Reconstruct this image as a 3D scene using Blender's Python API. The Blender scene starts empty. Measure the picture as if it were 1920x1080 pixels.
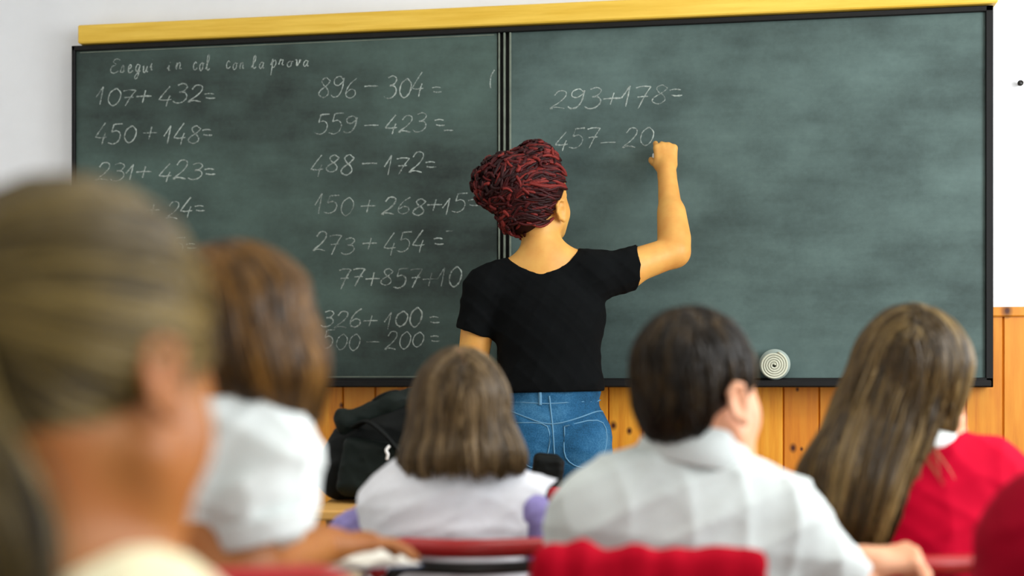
import bpy, math, random
import numpy as np
from mathutils import Vector, Matrix

# ------------------------------------------------------------------ camera, world, light, exposure
SC = bpy.context.scene
COL = SC.collection
TH = math.radians(8.9)            # camera looks a little to the left of the wall's normal
H = 1.02                          # eye level of a seated pupil
FPX = 2400.0                      # focal length in pixels of a 1920 px wide frame
HY = 725.0                        # picture row of the horizon
D = 4.20                          # wall distance
FWD = np.array([-math.sin(TH), math.cos(TH), 0.0])
RGT = np.array([math.cos(TH), math.sin(TH), 0.0])

cam_d = bpy.data.cameras.new('camera')
cam_d.sensor_width = 36.0
cam_d.lens = 36.0 * FPX / 1920.0
cam_d.shift_y = (HY - 540.0) / 1920.0
cam_d.clip_start = 0.05
cam_d.dof.use_dof = True
cam_d.dof.focus_distance = 3.75
cam_d.dof.aperture_fstop = 1.8
cam = bpy.data.objects.new('camera', cam_d)
COL.objects.link(cam)
cam.location = (0, 0, H)
cam.rotation_euler = (math.radians(90), 0, TH)
SC.camera = cam

SC.view_settings.view_transform = 'Standard'
SC.view_settings.look = 'None'
SC.view_settings.gamma = 1.0
SC.view_settings.use_curve_mapping = False
SC.view_settings.exposure = 0.0

world = bpy.data.worlds.new('daylight')
SC.world = world
world.use_nodes = True
world.node_tree.nodes['Background'].inputs[0].default_value = (0.80, 0.90, 1.0, 1)
world.node_tree.nodes['Background'].inputs[1].default_value = 1.0

ROOM_L, ROOM_R, ROOM_B, ROOM_T = -3.3, 2.3, -2.6, 3.15
WIN_Y = [(-2.2, -0.7), (-0.3, 1.2), (1.6, 3.1)]     # windows of the right-hand wall
WIN_Z = (0.95, 2.75)


def area_lamp(name, loc, rot, sx, sy, power, col):
    l = bpy.data.lights.new(name, 'AREA')
    l.shape = 'RECTANGLE'
    l.size, l.size_y, l.energy, l.color = sx, sy, power, col
    o = bpy.data.objects.new(name, l)
    COL.objects.link(o)
    o.location, o.rotation_euler = loc, rot
    return o


for (y0, y1), pw in zip(WIN_Y, (6, 50, 100)):          # daylight entering by each window
    area_lamp('daylight', (ROOM_R + 0.03, (y0 + y1) / 2, sum(WIN_Z) / 2), (0, math.radians(90), 0),
              WIN_Z[1] - WIN_Z[0], y1 - y0, pw, (0.95, 0.98, 1.0))
FILL_XY = [(-2.0, -0.8), (0.4, -0.8), (-2.0, 1.8), (0.4, 1.8)]  # unseen lamps added under the ceiling as fill for the whole room
FILL_POWER = (4.0, 4.0, 13.0, 13.0)


def srgb(r, g, b):
    def f(c):
        c /= 255.0
        return c / 12.92 if c <= 0.04045 else ((c + 0.055) / 1.055) ** 2.4
    return (f(r), f(g), f(b), 1.0)


# ------------------------------------------------------------------ picture -> place
def wall_pt(px, py, yplane):
    """the point of the plane y = yplane that the photograph shows at (px, py)"""
    u = (px - 960) / FPX
    v = (HY - py) / FPX
    d = FWD + u * RGT + np.array([0, 0, v])
    t = yplane / d[1]
    return np.array([0, 0, H]) + t * d


class Fig:
    """a place in the room: depth d0 along the view, column px0; local axes are right / away / up"""
    def __init__(s, px0, d0):
        s.d0 = d0
        s.X0 = (px0 - 960) / FPX * d0
        s.loc = Vector((*(d0 * FWD + s.X0 * RGT)[:2], 0))
        s.sc = FPX / d0

    def L(s, px, py, dy=0.0):
        dd = s.d0 + dy
        return np.array([(px - 960) / FPX * dd - s.X0, dy, H + (HY - py) / FPX * dd])


# ------------------------------------------------------------------ implicit shapes
def R3(yaw=0, pitch=0, roll=0):
    a, b, c = map(math.radians, (yaw, pitch, roll))
    return np.array(Matrix.Rotation(a, 3, 'Z') @ Matrix.Rotation(b, 3, 'X') @ Matrix.Rotation(c, 3, 'Y'))


def ell(c, r, M=None, k=0.03, op='u'):
    r = np.array(r if hasattr(r, '__len__') else (r, r, r), float)
    return dict(t='e', c=np.array(c, float), r=r, M=M, k=k, op=op)


def cap(a, b, ra, rb=None, k=0.03, sy=1.0, cuts=(), op='u'):
    """round cone from a to b; sy < 1 flattens it front to back"""
    return dict(t='c', a=np.array(a, float), b=np.array(b, float), ra=ra, rb=ra if rb is None else rb, k=k, sy=sy,
                cuts=[(np.array(p, float), np.array(n, float) / np.linalg.norm(n)) for p, n in cuts], op=op)


def box(c, h, r, M=None, k=0.02, op='u'):
    return dict(t='b', c=np.array(c, float), h=np.array(h, float), rr=r, M=M, k=k, op=op)


def half(p, n):
    """cut everything on the side n points to"""
    return dict(t='p', p=np.array(p, float), n=np.array(n, float) / np.linalg.norm(n), op='cut', k=0.0)


def bbox(p):
    if p['t'] == 'e':
        m = p['r'] if p['M'] is None else np.full(3, p['r'].max())
        return p['c'] - m, p['c'] + m
    if p['t'] == 'b':
        m = p['h'] + p['rr'] if p['M'] is None else np.full(3, np.linalg.norm(p['h']) + p['rr'])
        return p['c'] - m, p['c'] + m
    r = max(p['ra'], p['rb'])
    return np.minimum(p['a'], p['b']) - r, np.maximum(p['a'], p['b']) + r


def prim_d(p, x, y, z):
    if p['t'] == 'p':
        n = p['n']
        return (x - p['p'][0]) * n[0] + (y - p['p'][1]) * n[1] + (z - p['p'][2]) * n[2]
    if p['t'] in 'eb':
        dx, dy, dz = x - p['c'][0], y - p['c'][1], z - p['c'][2]
        if p['M'] is not None:
            M = p['M']
            dx, dy, dz = (M[0, 0] * dx + M[1, 0] * dy + M[2, 0] * dz, M[0, 1] * dx + M[1, 1] * dy + M[2, 1] * dz,
                          M[0, 2] * dx + M[1, 2] * dy + M[2, 2] * dz)
        if p['t'] == 'b':
            qx, qy, qz = np.abs(dx) - p['h'][0], np.abs(dy) - p['h'][1], np.abs(dz) - p['h'][2]
            return np.sqrt(np.maximum(qx, 0) ** 2 + np.maximum(qy, 0) ** 2 + np.maximum(qz, 0) ** 2) + \
                np.minimum(np.maximum(qx, np.maximum(qy, qz)), 0) - p['rr']
        r = p['r']
        k0 = np.sqrt((dx / r[0]) ** 2 + (dy / r[1]) ** 2 + (dz / r[2]) ** 2)
        k1 = np.sqrt((dx / r[0] ** 2) ** 2 + (dy / r[1] ** 2) ** 2 + (dz / r[2] ** 2) ** 2)
        return k0 * (k0 - 1) / np.maximum(k1, 1e-6)
    a, ba, s = p['a'], p['b'] - p['a'], p['sy']
    dx, dy, dz = x - a[0], (y - a[1]) / s, z - a[2]
    bx, by, bz = ba[0], ba[1] / s, ba[2]
    t = np.clip((dx * bx + dy * by + dz * bz) / max(bx * bx + by * by + bz * bz, 1e-9), 0, 1)
    d = np.sqrt((dx - bx * t) ** 2 + (dy - by * t) ** 2 + (dz - bz * t) ** 2) - (p['ra'] + (p['rb'] - p['ra']) * t)
    d = d * min(1.0, s)
    for q, n in p['cuts']:
        d = np.maximum(d, (x - q[0]) * n[0] + (y - q[1]) * n[1] + (z - q[2]) * n[2])
    return d


def comb_d(Dv, d, p):
    k = p['k']
    if p['op'] == 'u':
        if k <= 0:
            return np.minimum(Dv, d)
        h = np.clip(0.5 + 0.5 * (d - Dv) / k, 0, 1)
        return d + (Dv - d) * h - k * h * (1 - h)
    if p['op'] == 'cut':
        return np.maximum(Dv, d)
    k = max(k, 1e-4)
    h = np.clip(0.5 - 0.5 * (d + Dv) / k, 0, 1)
    return Dv + (-d - Dv) * h + k * h * (1 - h)


def sdf_at(prims, P):
    x, y, z = P[:, 0], P[:, 1], P[:, 2]
    Dv = np.full(len(P), 1.0)
    for p in prims:
        Dv = comb_d(Dv, prim_d(p, x, y, z), p)
    return Dv


def sdf_grad(prims, P, e=0.002):
    g = np.stack([sdf_at(prims, P + np.eye(3)[i] * e) - sdf_at(prims, P - np.eye(3)[i] * e) for i in range(3)], 1)
    return g / np.maximum(np.linalg.norm(g, axis=1, keepdims=True), 1e-9)


def sdf_mesh(prims, res, disp=None):
    """one closed surface around the blended shapes (surface nets)"""
    bb = [bbox(p) for p in prims if p['op'] == 'u']
    lo = np.min([b[0] for b in bb], 0) - 4 * res - 0.01
    hi = np.max([b[1] for b in bb], 0) + 4 * res + 0.01
    n = np.ceil((hi - lo) / res).astype(int) + 1
    ax = [(lo[i] + res * np.arange(n[i])).astype(np.float32) for i in range(3)]
    Dv = np.full(n, 1.0, np.float32)
    for p in prims:
        if p['t'] == 'p':
            i0, i1 = np.zeros(3, int), n
        else:
            b0, b1 = bbox(p)
            mg = p['k'] + 3 * res + 0.004
            i0 = np.clip(np.floor((b0 - mg - lo) / res).astype(int), 0, n)
            i1 = np.clip(np.ceil((b1 + mg - lo) / res).astype(int) + 1, 0, n)
        x, y, z = ax[0][i0[0]:i1[0], None, None], ax[1][None, i0[1]:i1[1], None], ax[2][None, None, i0[2]:i1[2]]
        sl = (slice(i0[0], i1[0]), slice(i0[1], i1[1]), slice(i0[2], i1[2]))
        if disp is not None and p['op'] != 'u':      # creases first, so that hems and necklines stay clean
            Dv = Dv + disp(ax[0][:, None, None], ax[1][None, :, None], ax[2][None, None, :]).astype(np.float32)
            disp = None
        Dv[sl] = comb_d(Dv[sl], prim_d(p, x, y, z), p)
    if disp is not None:
        Dv = Dv + disp(ax[0][:, None, None], ax[1][None, :, None], ax[2][None, None, :]).astype(np.float32)
    for sl in ((0, slice(None), slice(None)), (-1, slice(None), slice(None)), (slice(None), 0, slice(None)), (slice(None), -1, slice(None)),
               (slice(None), slice(None), 0), (slice(None), slice(None), -1)):
        Dv[sl] = np.maximum(Dv[sl], 0.01)
    S = Dv < 0
    cnt = np.zeros(n - 1, np.uint8)
    for a in (0, 1):
        for b in (0, 1):
            for c in (0, 1):
                cnt += S[a:n[0] - 1 + a, b:n[1] - 1 + b, c:n[2] - 1 + c]
    act = np.argwhere((cnt > 0) & (cnt < 8))
    cid = np.full(n - 1, -1, np.int32)
    cid[act[:, 0], act[:, 1], act[:, 2]] = np.arange(len(act))
    acc = np.zeros((len(act), 3))
    num = np.zeros(len(act))
    for axis in range(3):
        o1, o2 = [i for i in range(3) if i != axis]
        for a in (0, 1):
            for b in (0, 1):
                off = np.zeros(3, int)
                off[o1], off[o2] = a, b
                p0 = act + off
                p1 = p0.copy()
                p1[:, axis] += 1
                va = Dv[p0[:, 0], p0[:, 1], p0[:, 2]]
                vb = Dv[p1[:, 0], p1[:, 1], p1[:, 2]]
                m = (va < 0) != (vb < 0)
                t = va[m] / (va[m] - vb[m])
                q = p0[m].astype(float)
                q[:, axis] += t
                acc[m] += q
                num[m] += 1
    V = lo + res * acc / num[:, None]
    F = []
    for axis in range(3):
        o1, o2 = (axis + 1) % 3, (axis + 2) % 3
        s0 = [slice(0, n[i]) for i in range(3)]
        s1 = list(s0)
        s0[axis], s1[axis] = slice(0, n[axis] - 1), slice(1, n[axis])
        A, B = S[tuple(s0)], S[tuple(s1)]
        e = np.argwhere(A != B)
        flip = A[e[:, 0], e[:, 1], e[:, 2]]
        ok = (e[:, o1] > 0) & (e[:, o2] > 0) & (e[:, o1] < n[o1] - 1) & (e[:, o2] < n[o2] - 1)
        e, flip = e[ok], flip[ok]
        qs = []
        for a, b in ((-1, -1), (0, -1), (0, 0), (-1, 0)):
            q = e.copy()
            q[:, o1] += a
            q[:, o2] += b
            qs.append(cid[q[:, 0], q[:, 1], q[:, 2]])
        f = np.stack(qs, 1)
        f[~flip] = f[~flip][:, ::-1]
        F.append(f)
    return V, np.concatenate(F)


def folds(seed, amp=0.004, wl=0.07, axis=(0.3, 0.2, 1.0)):
    """soft creases of cloth as a small offset of the surface"""
    r = np.random.RandomState(seed)
    ks = []
    for i in range(5):
        d = np.array(axis) * r.uniform(-1, 1, 3) + r.normal(0, 0.35, 3)
        d /= np.linalg.norm(d)
        ks.append((d * 2 * math.pi / (wl * r.uniform(0.7, 1.7)), r.uniform(0, 6.28), r.uniform(0.5, 1.0)))
    w = [(r.normal(0, 1, 3) * 9, r.uniform(0, 6.28)) for _ in range(3)]

    def f(x, y, z):
        wx = 0.018 * np.sin(w[0][0][0] * x + w[0][0][1] * y + w[0][0][2] * z + w[0][1])
        wz = 0.018 * np.sin(w[1][0][0] * x + w[1][0][1] * y + w[1][0][2] * z + w[1][1])
        s = 0
        tot = sum(a for _, _, a in ks)
        for k, ph, a in ks:
            v = np.sin(k[0] * (x + wx) + k[1] * y + k[2] * (z + wz) + ph)
            s = s + a * (1 - np.abs(v)) ** 2
        return amp * (0.55 - s * 1.9 / tot)
    return f


# ------------------------------------------------------------------ meshes and objects
def np_mesh(name, V, F, smooth=True):
    V = np.asarray(V, np.float32)
    F = np.asarray(F, np.int32)
    k = F.shape[1]
    me = bpy.data.meshes.new(name)
    me.vertices.add(len(V))
    me.vertices.foreach_set('co', V.ravel())
    me.loops.add(len(F) * k)
    me.loops.foreach_set('vertex_index', F.ravel())
    me.polygons.add(len(F))
    me.polygons.foreach_set('loop_start', np.arange(len(F), dtype=np.int32) * k)
    me.polygons.foreach_set('use_smooth', np.full(len(F), smooth))
    me.update(calc_edges=True)
    me.validate()
    return me


class MB:
    """collects boxes, tubes and lathes into one mesh"""
    def __init__(s):
        s.v, s.f, s.sm = [], [], []

    def add(s, V, F, smooth=False):
        o = len(s.v)
        s.v += [tuple(map(float, v)) for v in V]
        s.f += [tuple(o + int(i) for i in f) for f in F]
        s.sm += [smooth] * len(F)
        return s

    def box(s, x0, x1, y0, y1, z0, z1, b=0.0):
        if b <= 0:
            V = [(x, y, z) for x in (x0, x1) for y in (y0, y1) for z in (z0, z1)]
            return s.add(V, [(0, 1, 3, 2), (4, 6, 7, 5), (0, 4, 5, 1), (2, 3, 7, 6), (0, 2, 6, 4), (1, 5, 7, 3)])
        V, idx = [], {}
        for ix, x in enumerate((x0, x1)):
            for iy, y in enumerate((y0, y1)):
                for iz, z in enumerate((z0, z1)):
                    sx, sy, sz = (1, -1)[ix] * b, (1, -1)[iy] * b, (1, -1)[iz] * b
                    for a, p in enumerate(((x, y + sy, z + sz), (x + sx, y, z + sz), (x + sx, y + sy, z))):
                        idx[ix, iy, iz, a] = len(V)
                        V.append(p)
        F = []
        I = lambda *k: idx[k]
        for a in range(3):
            o1, o2 = [q for q in range(3) if q != a]
            for e in (0, 1):
                f = []
                for p, q in ((0, 0), (1, 0), (1, 1), (0, 1)):
                    k = [0, 0, 0]
                    k[a], k[o1], k[o2] = e, p, q
                    f.append(I(*k, a))
                F.append(f)
            for p in (0, 1):
                for q in (0, 1):
                    k0, k1 = [0, 0, 0], [0, 0, 0]
                    k0[a], k1[a] = 0, 1
                    k0[o1] = k1[o1] = p
                    k0[o2] = k1[o2] = q
                    F.append([I(*k0, o1), I(*k1, o1), I(*k1, o2), I(*k0, o2)])
        for ix in (0, 1):
            for iy in (0, 1):
                for iz in (0, 1):
                    F.append([I(ix, iy, iz, 0), I(ix, iy, iz, 1), I(ix, iy, iz, 2)])
        return s.add(V, F)

    def tube(s, pts, r, n=8, closed=False, flat=None):
        P = np.array(pts, float)
        m = len(P)
        T = np.gradient(P, axis=0) if not closed else np.roll(P, -1, 0) - np.roll(P, 1, 0)
        T /= np.maximum(np.linalg.norm(T, axis=1, keepdims=True), 1e-9)
        ref = np.array([0, 0, 1.0]) if abs(T[:, 2]).mean() < 0.8 else np.array([0, 1.0, 0])
        V = []
        rr = r if hasattr(r, '__len__') else [r] * m
        for i in range(m):
            A = np.cross(T[i], ref)
            A /= max(np.linalg.norm(A), 1e-9)
            B = np.cross(A, T[i])
            for j in range(n):
                a = 2 * math.pi * j / n
                V.append(P[i] + rr[i] * (math.cos(a) * A + math.sin(a) * B * (flat or 1.0)))
        F = []
        for i in range(m if closed else m - 1):
            for j in range(n):
                i2, j2 = (i + 1) % m, (j + 1) % n
                F.append((i * n + j, i * n + j2, i2 * n + j2, i2 * n + j))
        if not closed:
            F += [tuple(range(n)), tuple((m - 1) * n + j for j in range(n))[::-1]]
        return s.add(V, F, True)

    def mesh(s, name):
        me = bpy.data.meshes.new(name)
        me.from_pydata(s.v, [], s.f)
        me.polygons.foreach_set('use_smooth', s.sm)
        import bmesh
        bm = bmesh.new()
        bm.from_mesh(me)
        bmesh.ops.recalc_face_normals(bm, faces=bm.faces)
        bm.to_mesh(me)
        bm.free()
        return me


def obj(name, me, mat, parent=None, label=None, cat=None, group=None, kind=None):
    if isinstance(me, MB):
        me = me.mesh(name)
    elif isinstance(me, tuple):
        me = np_mesh(name, *me)
    o = bpy.data.objects.new(name, me)
    COL.objects.link(o)
    if mat is not None and not me.materials:
        me.materials.append(mat)
    if parent is not None:
        o.parent = parent
    tag(o, label, cat, group, kind)
    return o


def tag(o, label=None, cat=None, group=None, kind=None):
    for k, v in (('label', label), ('category', cat), ('group', group), ('kind', kind)):
        if v:
            o[k] = v


def empty(name, loc, rz, label, cat, group=None):
    o = bpy.data.objects.new(name, None)
    COL.objects.link(o)
    o.location = loc
    o.rotation_euler = (0, 0, rz)
    o.empty_display_size = 0.1
    tag(o, label, cat, group)
    return o


def smooth_line(pts, n=6):
    """Catmull-Rom through the points"""
    P = np.array(pts, float)
    if len(P) < 3:
        return P
    Q = np.vstack([2 * P[0] - P[1], P, 2 * P[-1] - P[-2]])
    out = []
    for i in range(1, len(Q) - 2):
        for t in np.linspace(0, 1, n, endpoint=False):
            out.append(0.5 * (2 * Q[i] + (Q[i + 1] - Q[i - 1]) * t + (2 * Q[i - 1] - 5 * Q[i] + 4 * Q[i + 1] - Q[i + 2]) * t * t
                              + (3 * Q[i] - Q[i - 1] - 3 * Q[i + 1] + Q[i + 2]) * t ** 3))
    out.append(P[-1])
    return np.array(out)


# ------------------------------------------------------------------ materials
class NT:
    def __init__(s, name, rough=0.6, spec=0.4):
        s.m = bpy.data.materials.new(name)
        s.m.use_nodes = True
        s.n, s.l = s.m.node_tree.nodes, s.m.node_tree.links
        s.b = s.n['Principled BSDF']
        s.b.inputs['Roughness'].default_value = rough
        s.b.inputs['Specular IOR Level'].default_value = spec

    def node(s, t, **kw):
        o = s.n.new(t)
        for k, v in kw.items():
            if k.startswith('i_'):
                key = k[2:].replace('_', ' ')
                o.inputs[int(key) if key.isdigit() else key].default_value = v
            else:
                setattr(o, k, v)
        return o

    def link(s, a, b):
        s.l.new(a, b)

    def coords(s, scale=(1, 1, 1), kind='Object'):
        c = s.node('ShaderNodeTexCoord')
        m = s.node('ShaderNodeMapping')
        m.inputs['Scale'].default_value = scale
        s.link(c.outputs[kind], m.inputs[0])
        return m.outputs[0]

    def noise(s, vec, scale, detail=4, rough=0.55):
        t = s.node('ShaderNodeTexNoise', i_Scale=scale, i_Detail=detail, i_Roughness=rough)
        s.link(vec, t.inputs['Vector'])
        return t.outputs[0]

    def ramp(s, fac, stops):
        r = s.node('ShaderNodeValToRGB')
        while len(r.color_ramp.elements) < len(stops):
            r.color_ramp.elements.new(0.5)
        for e, (p, c) in zip(r.color_ramp.elements, stops):
            e.position, e.color = p, c
        s.link(fac, r.inputs[0])
        return r.outputs[0]

    def mix(s, fac, a, b, mode='MIX'):
        m = s.node('ShaderNodeMix', data_type='RGBA', blend_type=mode)
        for v, k in ((fac, 0), (a, 6), (b, 7)):
            if hasattr(v, 'links') or hasattr(v, 'is_linked'):
                s.link(v, m.inputs[k])
            else:
                m.inputs[k].default_value = v
        return m.outputs[2]

    def math(s, op, a, b=None, clamp=False):
        m = s.node('ShaderNodeMath', operation=op, use_clamp=clamp)
        for v, k in ((a, 0), (b, 1)):
            if v is None:
                continue
            if hasattr(v, 'is_linked'):
                s.link(v, m.inputs[k])
            else:
                m.inputs[k].default_value = v
        return m.outputs[0]

    def color(s, c):
        if hasattr(c, 'is_linked'):
            s.link(c, s.b.inputs['Base Color'])
        else:
            s.b.inputs['Base Color'].default_value = c
        return s

    def bump(s, h, strength=0.2, dist=0.002):
        b = s.node('ShaderNodeBump', i_Strength=strength, i_Distance=dist)
        s.link(h, b.inputs['Height'])
        s.link(b.outputs[0], s.b.inputs['Normal'])
        return s


def mul(c, k):
    return (c[0] * k, c[1] * k, c[2] * k, 1)


def m_noisy(name, c, var=0.12, scale=12, rough=0.6, spec=0.4, bump=0.1, bscale=60, bdist=0.002):
    t = NT(name, rough, spec)
    v = t.coords()
    t.color(t.ramp(t.noise(v, scale), [(0.3, mul(c, 1 - var)), (0.7, mul(c, 1 + var))]))
    if bump:
        t.bump(t.noise(v, bscale, 5), bump, bdist)
    return t.m


def m_cloth(name, c, var=0.06, weave=900, rough=0.9):
    t = NT(name, rough, 0.08)
    v = t.coords()
    t.color(t.ramp(t.noise(v, 9), [(0.3, mul(c, 1 - var)), (0.7, mul(c, 1 + var))]))
    n1, n2 = t.noise(v, 55, 3), t.noise(v, weave, 2)
    t.bump(t.math('ADD', n1, t.math('MULTIPLY', n2, 0.3)), 0.25, 0.003)
    return t.m


def m_skin(name, c):
    t = NT(name, 0.5, 0.35)
    v = t.coords()
    red = (c[0] * 0.95, c[1] * 0.78, c[2] * 0.7, 1)
    t.color(t.ramp(t.noise(v, 14, 5), [(0.32, red), (0.68, mul(c, 1.06))]))
    t.bump(t.noise(v, 320, 3), 0.08, 0.001)
    t.b.inputs['Subsurface Weight'].default_value = 0.12
    t.b.inputs['Subsurface Radius'].default_value = (0.012, 0.005, 0.003)
    return t.m


def m_hair(name, dark, mid, light, rough=0.42, spec=0.45):
    t = NT(name, rough, spec)
    a = t.node('ShaderNodeAttribute', attribute_name='rnd')
    t.color(t.ramp(a.outputs['Fac'], [(0.0, dark), (0.45, mid), (1.0, light)]))
    return t.m


def m_metal(name, c, rough=0.4):
    t = NT(name, rough)
    t.color(c)
    t.b.inputs['Metallic'].default_value = 0.7
    t.bump(t.noise(t.coords(), 200), 0.05)
    return t.m


M_plaster = m_noisy('plaster', srgb(232, 234, 236), 0.025, 5, 0.85, 0.2, 0.15, 40)
M_ceiling = m_noisy('ceiling_paint', srgb(240, 240, 238), 0.02, 4, 0.9, 0.2, 0.05)
M_floor = m_noisy('terrazzo', srgb(170, 160, 145), 0.25, 60, 0.45, 0.4, 0.03)
M_black = m_noisy('black_lacquer', srgb(11, 11, 11), 0.15, 20, 0.6, 0.25, 0.05)
M_blackm = m_noisy('black_tube', srgb(24, 23, 20), 0.1, 30, 0.35, 0.5, 0.03)
M_white = m_noisy('white_paint', srgb(228, 228, 224), 0.03, 8, 0.5, 0.4, 0.03)
M_red_chair = m_noisy('red_chair_shell', srgb(160, 24, 24), 0.08, 8, 0.32, 0.5, 0.05)
M_paper = m_noisy('paper', srgb(240, 236, 224), 0.03, 10, 0.8, 0.2, 0.03)


def m_pine():
    t = NT('pine_board', 0.42, 0.4)
    co = t.node('ShaderNodeTexCoord')
    sep = t.node('ShaderNodeSeparateXYZ')
    t.link(co.outputs['Object'], sep.inputs[0])
    idx = t.math('FLOOR', t.math('DIVIDE', sep.outputs[0], PLANK))
    wn = t.node('ShaderNodeTexWhiteNoise', noise_dimensions='1D')
    t.link(idx, wn.inputs['W'])
    mp = t.node('ShaderNodeMapping')
    mp.inputs['Scale'].default_value = (14, 1, 1.1)
    t.link(co.outputs['Object'], mp.inputs[0])
    add = t.node('ShaderNodeVectorMath', operation='ADD')
    t.link(mp.outputs[0], add.inputs[0])
    t.link(t.math('MULTIPLY', idx, 7.31), add.inputs[1])
    g = t.noise(add.outputs[0], 2.4, 6, 0.6)
    c1 = t.ramp(g, [(0.28, srgb(196, 112, 22)), (0.5, srgb(224, 148, 38)), (0.75, srgb(236, 172, 58))])
    c2 = t.mix(t.math('MULTIPLY', wn.outputs[0], 0.55), c1, srgb(186, 100, 28))
    k = None
    for px, py, r in ((1180, 808, 0.010), (1487, 840, 0.012), (1887, 583, 0.017), (1495, 730, 0.006), (1503, 842, 0.006),
                      (1150, 798, 0.012), (640, 760, 0.008), (1712, 930, 0.01)):
        p = wall_pt(px, py, D - 0.02)
        d = t.node('ShaderNodeVectorMath', operation='DISTANCE')
        mk = t.node('ShaderNodeMapping')
        mk.inputs['Scale'].default_value = (1, 0, 0.75)
        t.link(co.outputs['Object'], mk.inputs[0])
        t.link(mk.outputs[0], d.inputs[0])
        d.inputs[1].default_value = (p[0], 0, p[2] * 0.75)
        v = t.math('SUBTRACT', 1.25, t.math('DIVIDE', d.outputs['Value'], r), True)
        k = v if k is None else t.math('MAXIMUM', k, v)
    t.color(t.mix(k, c2, srgb(70, 26, 8)))
    t.bump(g, 0.12, 0.002)
    return t.m


PLANK = 0.112
M_pine = m_pine()


def m_wood(name, a, b, sc=(2, 30, 30)):
    t = NT(name, 0.45, 0.4)
    g = t.noise(t.coords(sc), 1.5, 6, 0.6)
    t.color(t.ramp(g, [(0.3, a), (0.7, b)]))
    t.bump(g, 0.08, 0.001)
    return t.m


M_rail = m_wood('varnished_pine_rail', srgb(214, 170, 48), srgb(236, 198, 82))
M_desk = m_wood('desk_laminate', srgb(190, 140, 70), srgb(212, 165, 92))


def m_slate(name, dark, light, seed):
    t = NT(name, 0.62, 0.35)
    co = t.node('ShaderNodeTexCoord')

    def mapped(scale, off=0.0, rot=0.0):
        m = t.node('ShaderNodeMapping')
        m.inputs['Scale'].default_value = scale
        m.inputs['Location'].default_value = (off, off * 0.7, off * 1.3)
        m.inputs['Rotation'].default_value = (0, rot, 0)
        t.link(co.outputs['Object'], m.inputs[0])
        return m.outputs[0]
    a = t.noise(mapped((1.0, 1, 1.5), seed), 2.2, 5, 0.6)          # wiped clouds of chalk dust
    b = t.noise(mapped((0.8, 1, 6), seed + 3, 0.05), 2.5, 5, 0.6)   # long eraser strokes
    c = t.noise(mapped((3, 1, 1.2), seed + 8, 0.35), 2.5, 4, 0.6)
    f = t.noise(mapped((1, 1, 1), seed), 90, 3, 0.7)
    s = t.math('ADD', t.math('MULTIPLY', a, 0.78), t.math('MULTIPLY', b, 0.20))
    s = t.math('ADD', s, t.math('MULTIPLY', c, 0.10))
    s = t.math('ADD', s, t.math('MULTIPLY', f, 0.10))
    t.color(t.ramp(s, [(0.42, dark), (0.80, light)]))
    t.bump(f, 0.05, 0.001)
    return t.m


M_slateL = m_slate('slate_left', srgb(30, 41, 37), srgb(78, 99, 92), 1.0)
M_slateR = m_slate('slate_right', srgb(42, 58, 55), srgb(90, 111, 107), 4.0)


def m_chalk():
    t = NT('chalk_line', 0.95, 0.1)
    t.color(srgb(186, 197, 190))
    v = t.coords()
    n = t.noise(v, 190, 3, 0.7)
    n2 = t.noise(v, 14, 2)
    a = t.math('ADD', t.math('MULTIPLY', n, 1.5), t.math('MULTIPLY', n2, 1.5))
    a = t.math('SUBTRACT', a, 1.0, True)
    t.link(a, t.b.inputs['Alpha'])
    return t.m


M_chalk = m_chalk()
M_bead = m_noisy('worn_edge_strip', srgb(108, 117, 104), 0.2, 30, 0.5, 0.4, 0.05)

# ------------------------------------------------------------------ the room
def struct(name, me, mat, **kw):
    return obj(name, me, mat, kind='structure', **kw)


struct('floor', MB().box(ROOM_L - .15, ROOM_R + .2, ROOM_B - .15, D + .15, -0.1, 0), M_floor)
struct('ceiling', MB().box(ROOM_L - .15, ROOM_R + .2, ROOM_B - .15, D + .15, ROOM_T, ROOM_T + .1), M_ceiling)
struct('wall_front', MB().box(ROOM_L - .15, ROOM_R + .2, D, D + .15, 0, ROOM_T), M_plaster)
struct('wall_left', MB().box(ROOM_L - .15, ROOM_L, ROOM_B - .15, D, 0, ROOM_T), M_plaster)
struct('wall_back', MB().box(ROOM_L, ROOM_R, ROOM_B - .15, ROOM_B, 0, ROOM_T), M_plaster)
wr = MB()
ys = [ROOM_B - .15] + [y for p in WIN_Y for y in p] + [D]
wr.box(ROOM_R, ROOM_R + .2, ys[0], D, 0, WIN_Z[0]).box(ROOM_R, ROOM_R + .2, ys[0], D, WIN_Z[1], ROOM_T)
for i in range(0, len(ys), 2):
    wr.box(ROOM_R, ROOM_R + .2, ys[i], ys[i + 1], *WIN_Z)
struct('wall_right', wr, M_plaster)
for i, (y0, y1) in enumerate(WIN_Y):
    f = MB()
    x0, x1 = ROOM_R + .06, ROOM_R + .12
    for a, b in ((y0, y0 + .06), (y1 - .06, y1), ((y0 + y1) / 2 - .03, (y0 + y1) / 2 + .03)):
        f.box(x0, x1, a, b, *WIN_Z)
    f.box(x0, x1, y0, y1, WIN_Z[0], WIN_Z[0] + .06).box(x0, x1, y0, y1, WIN_Z[1] - .06, WIN_Z[1])
    struct('window_%d' % (i + 1), f, M_white)
for (x, y), lp_ in zip(FILL_XY, FILL_POWER):  # each added fill light gets a plain housing, out of view
    area_lamp('fill_lamp_light', (x, y, ROOM_T - .10), (0, 0, 0), 1.2, 0.3, lp_, (1.0, 0.94, 0.84))
    lm = empty('fill_lamp', (x, y, ROOM_T), 0, 'white lamp out of view, added under the ceiling as fill light', 'lamp', 'added fill lamps')
    obj('housing', MB().box(-.65, .65, -.18, .18, -.08, 0, .01), M_white, lm)

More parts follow.
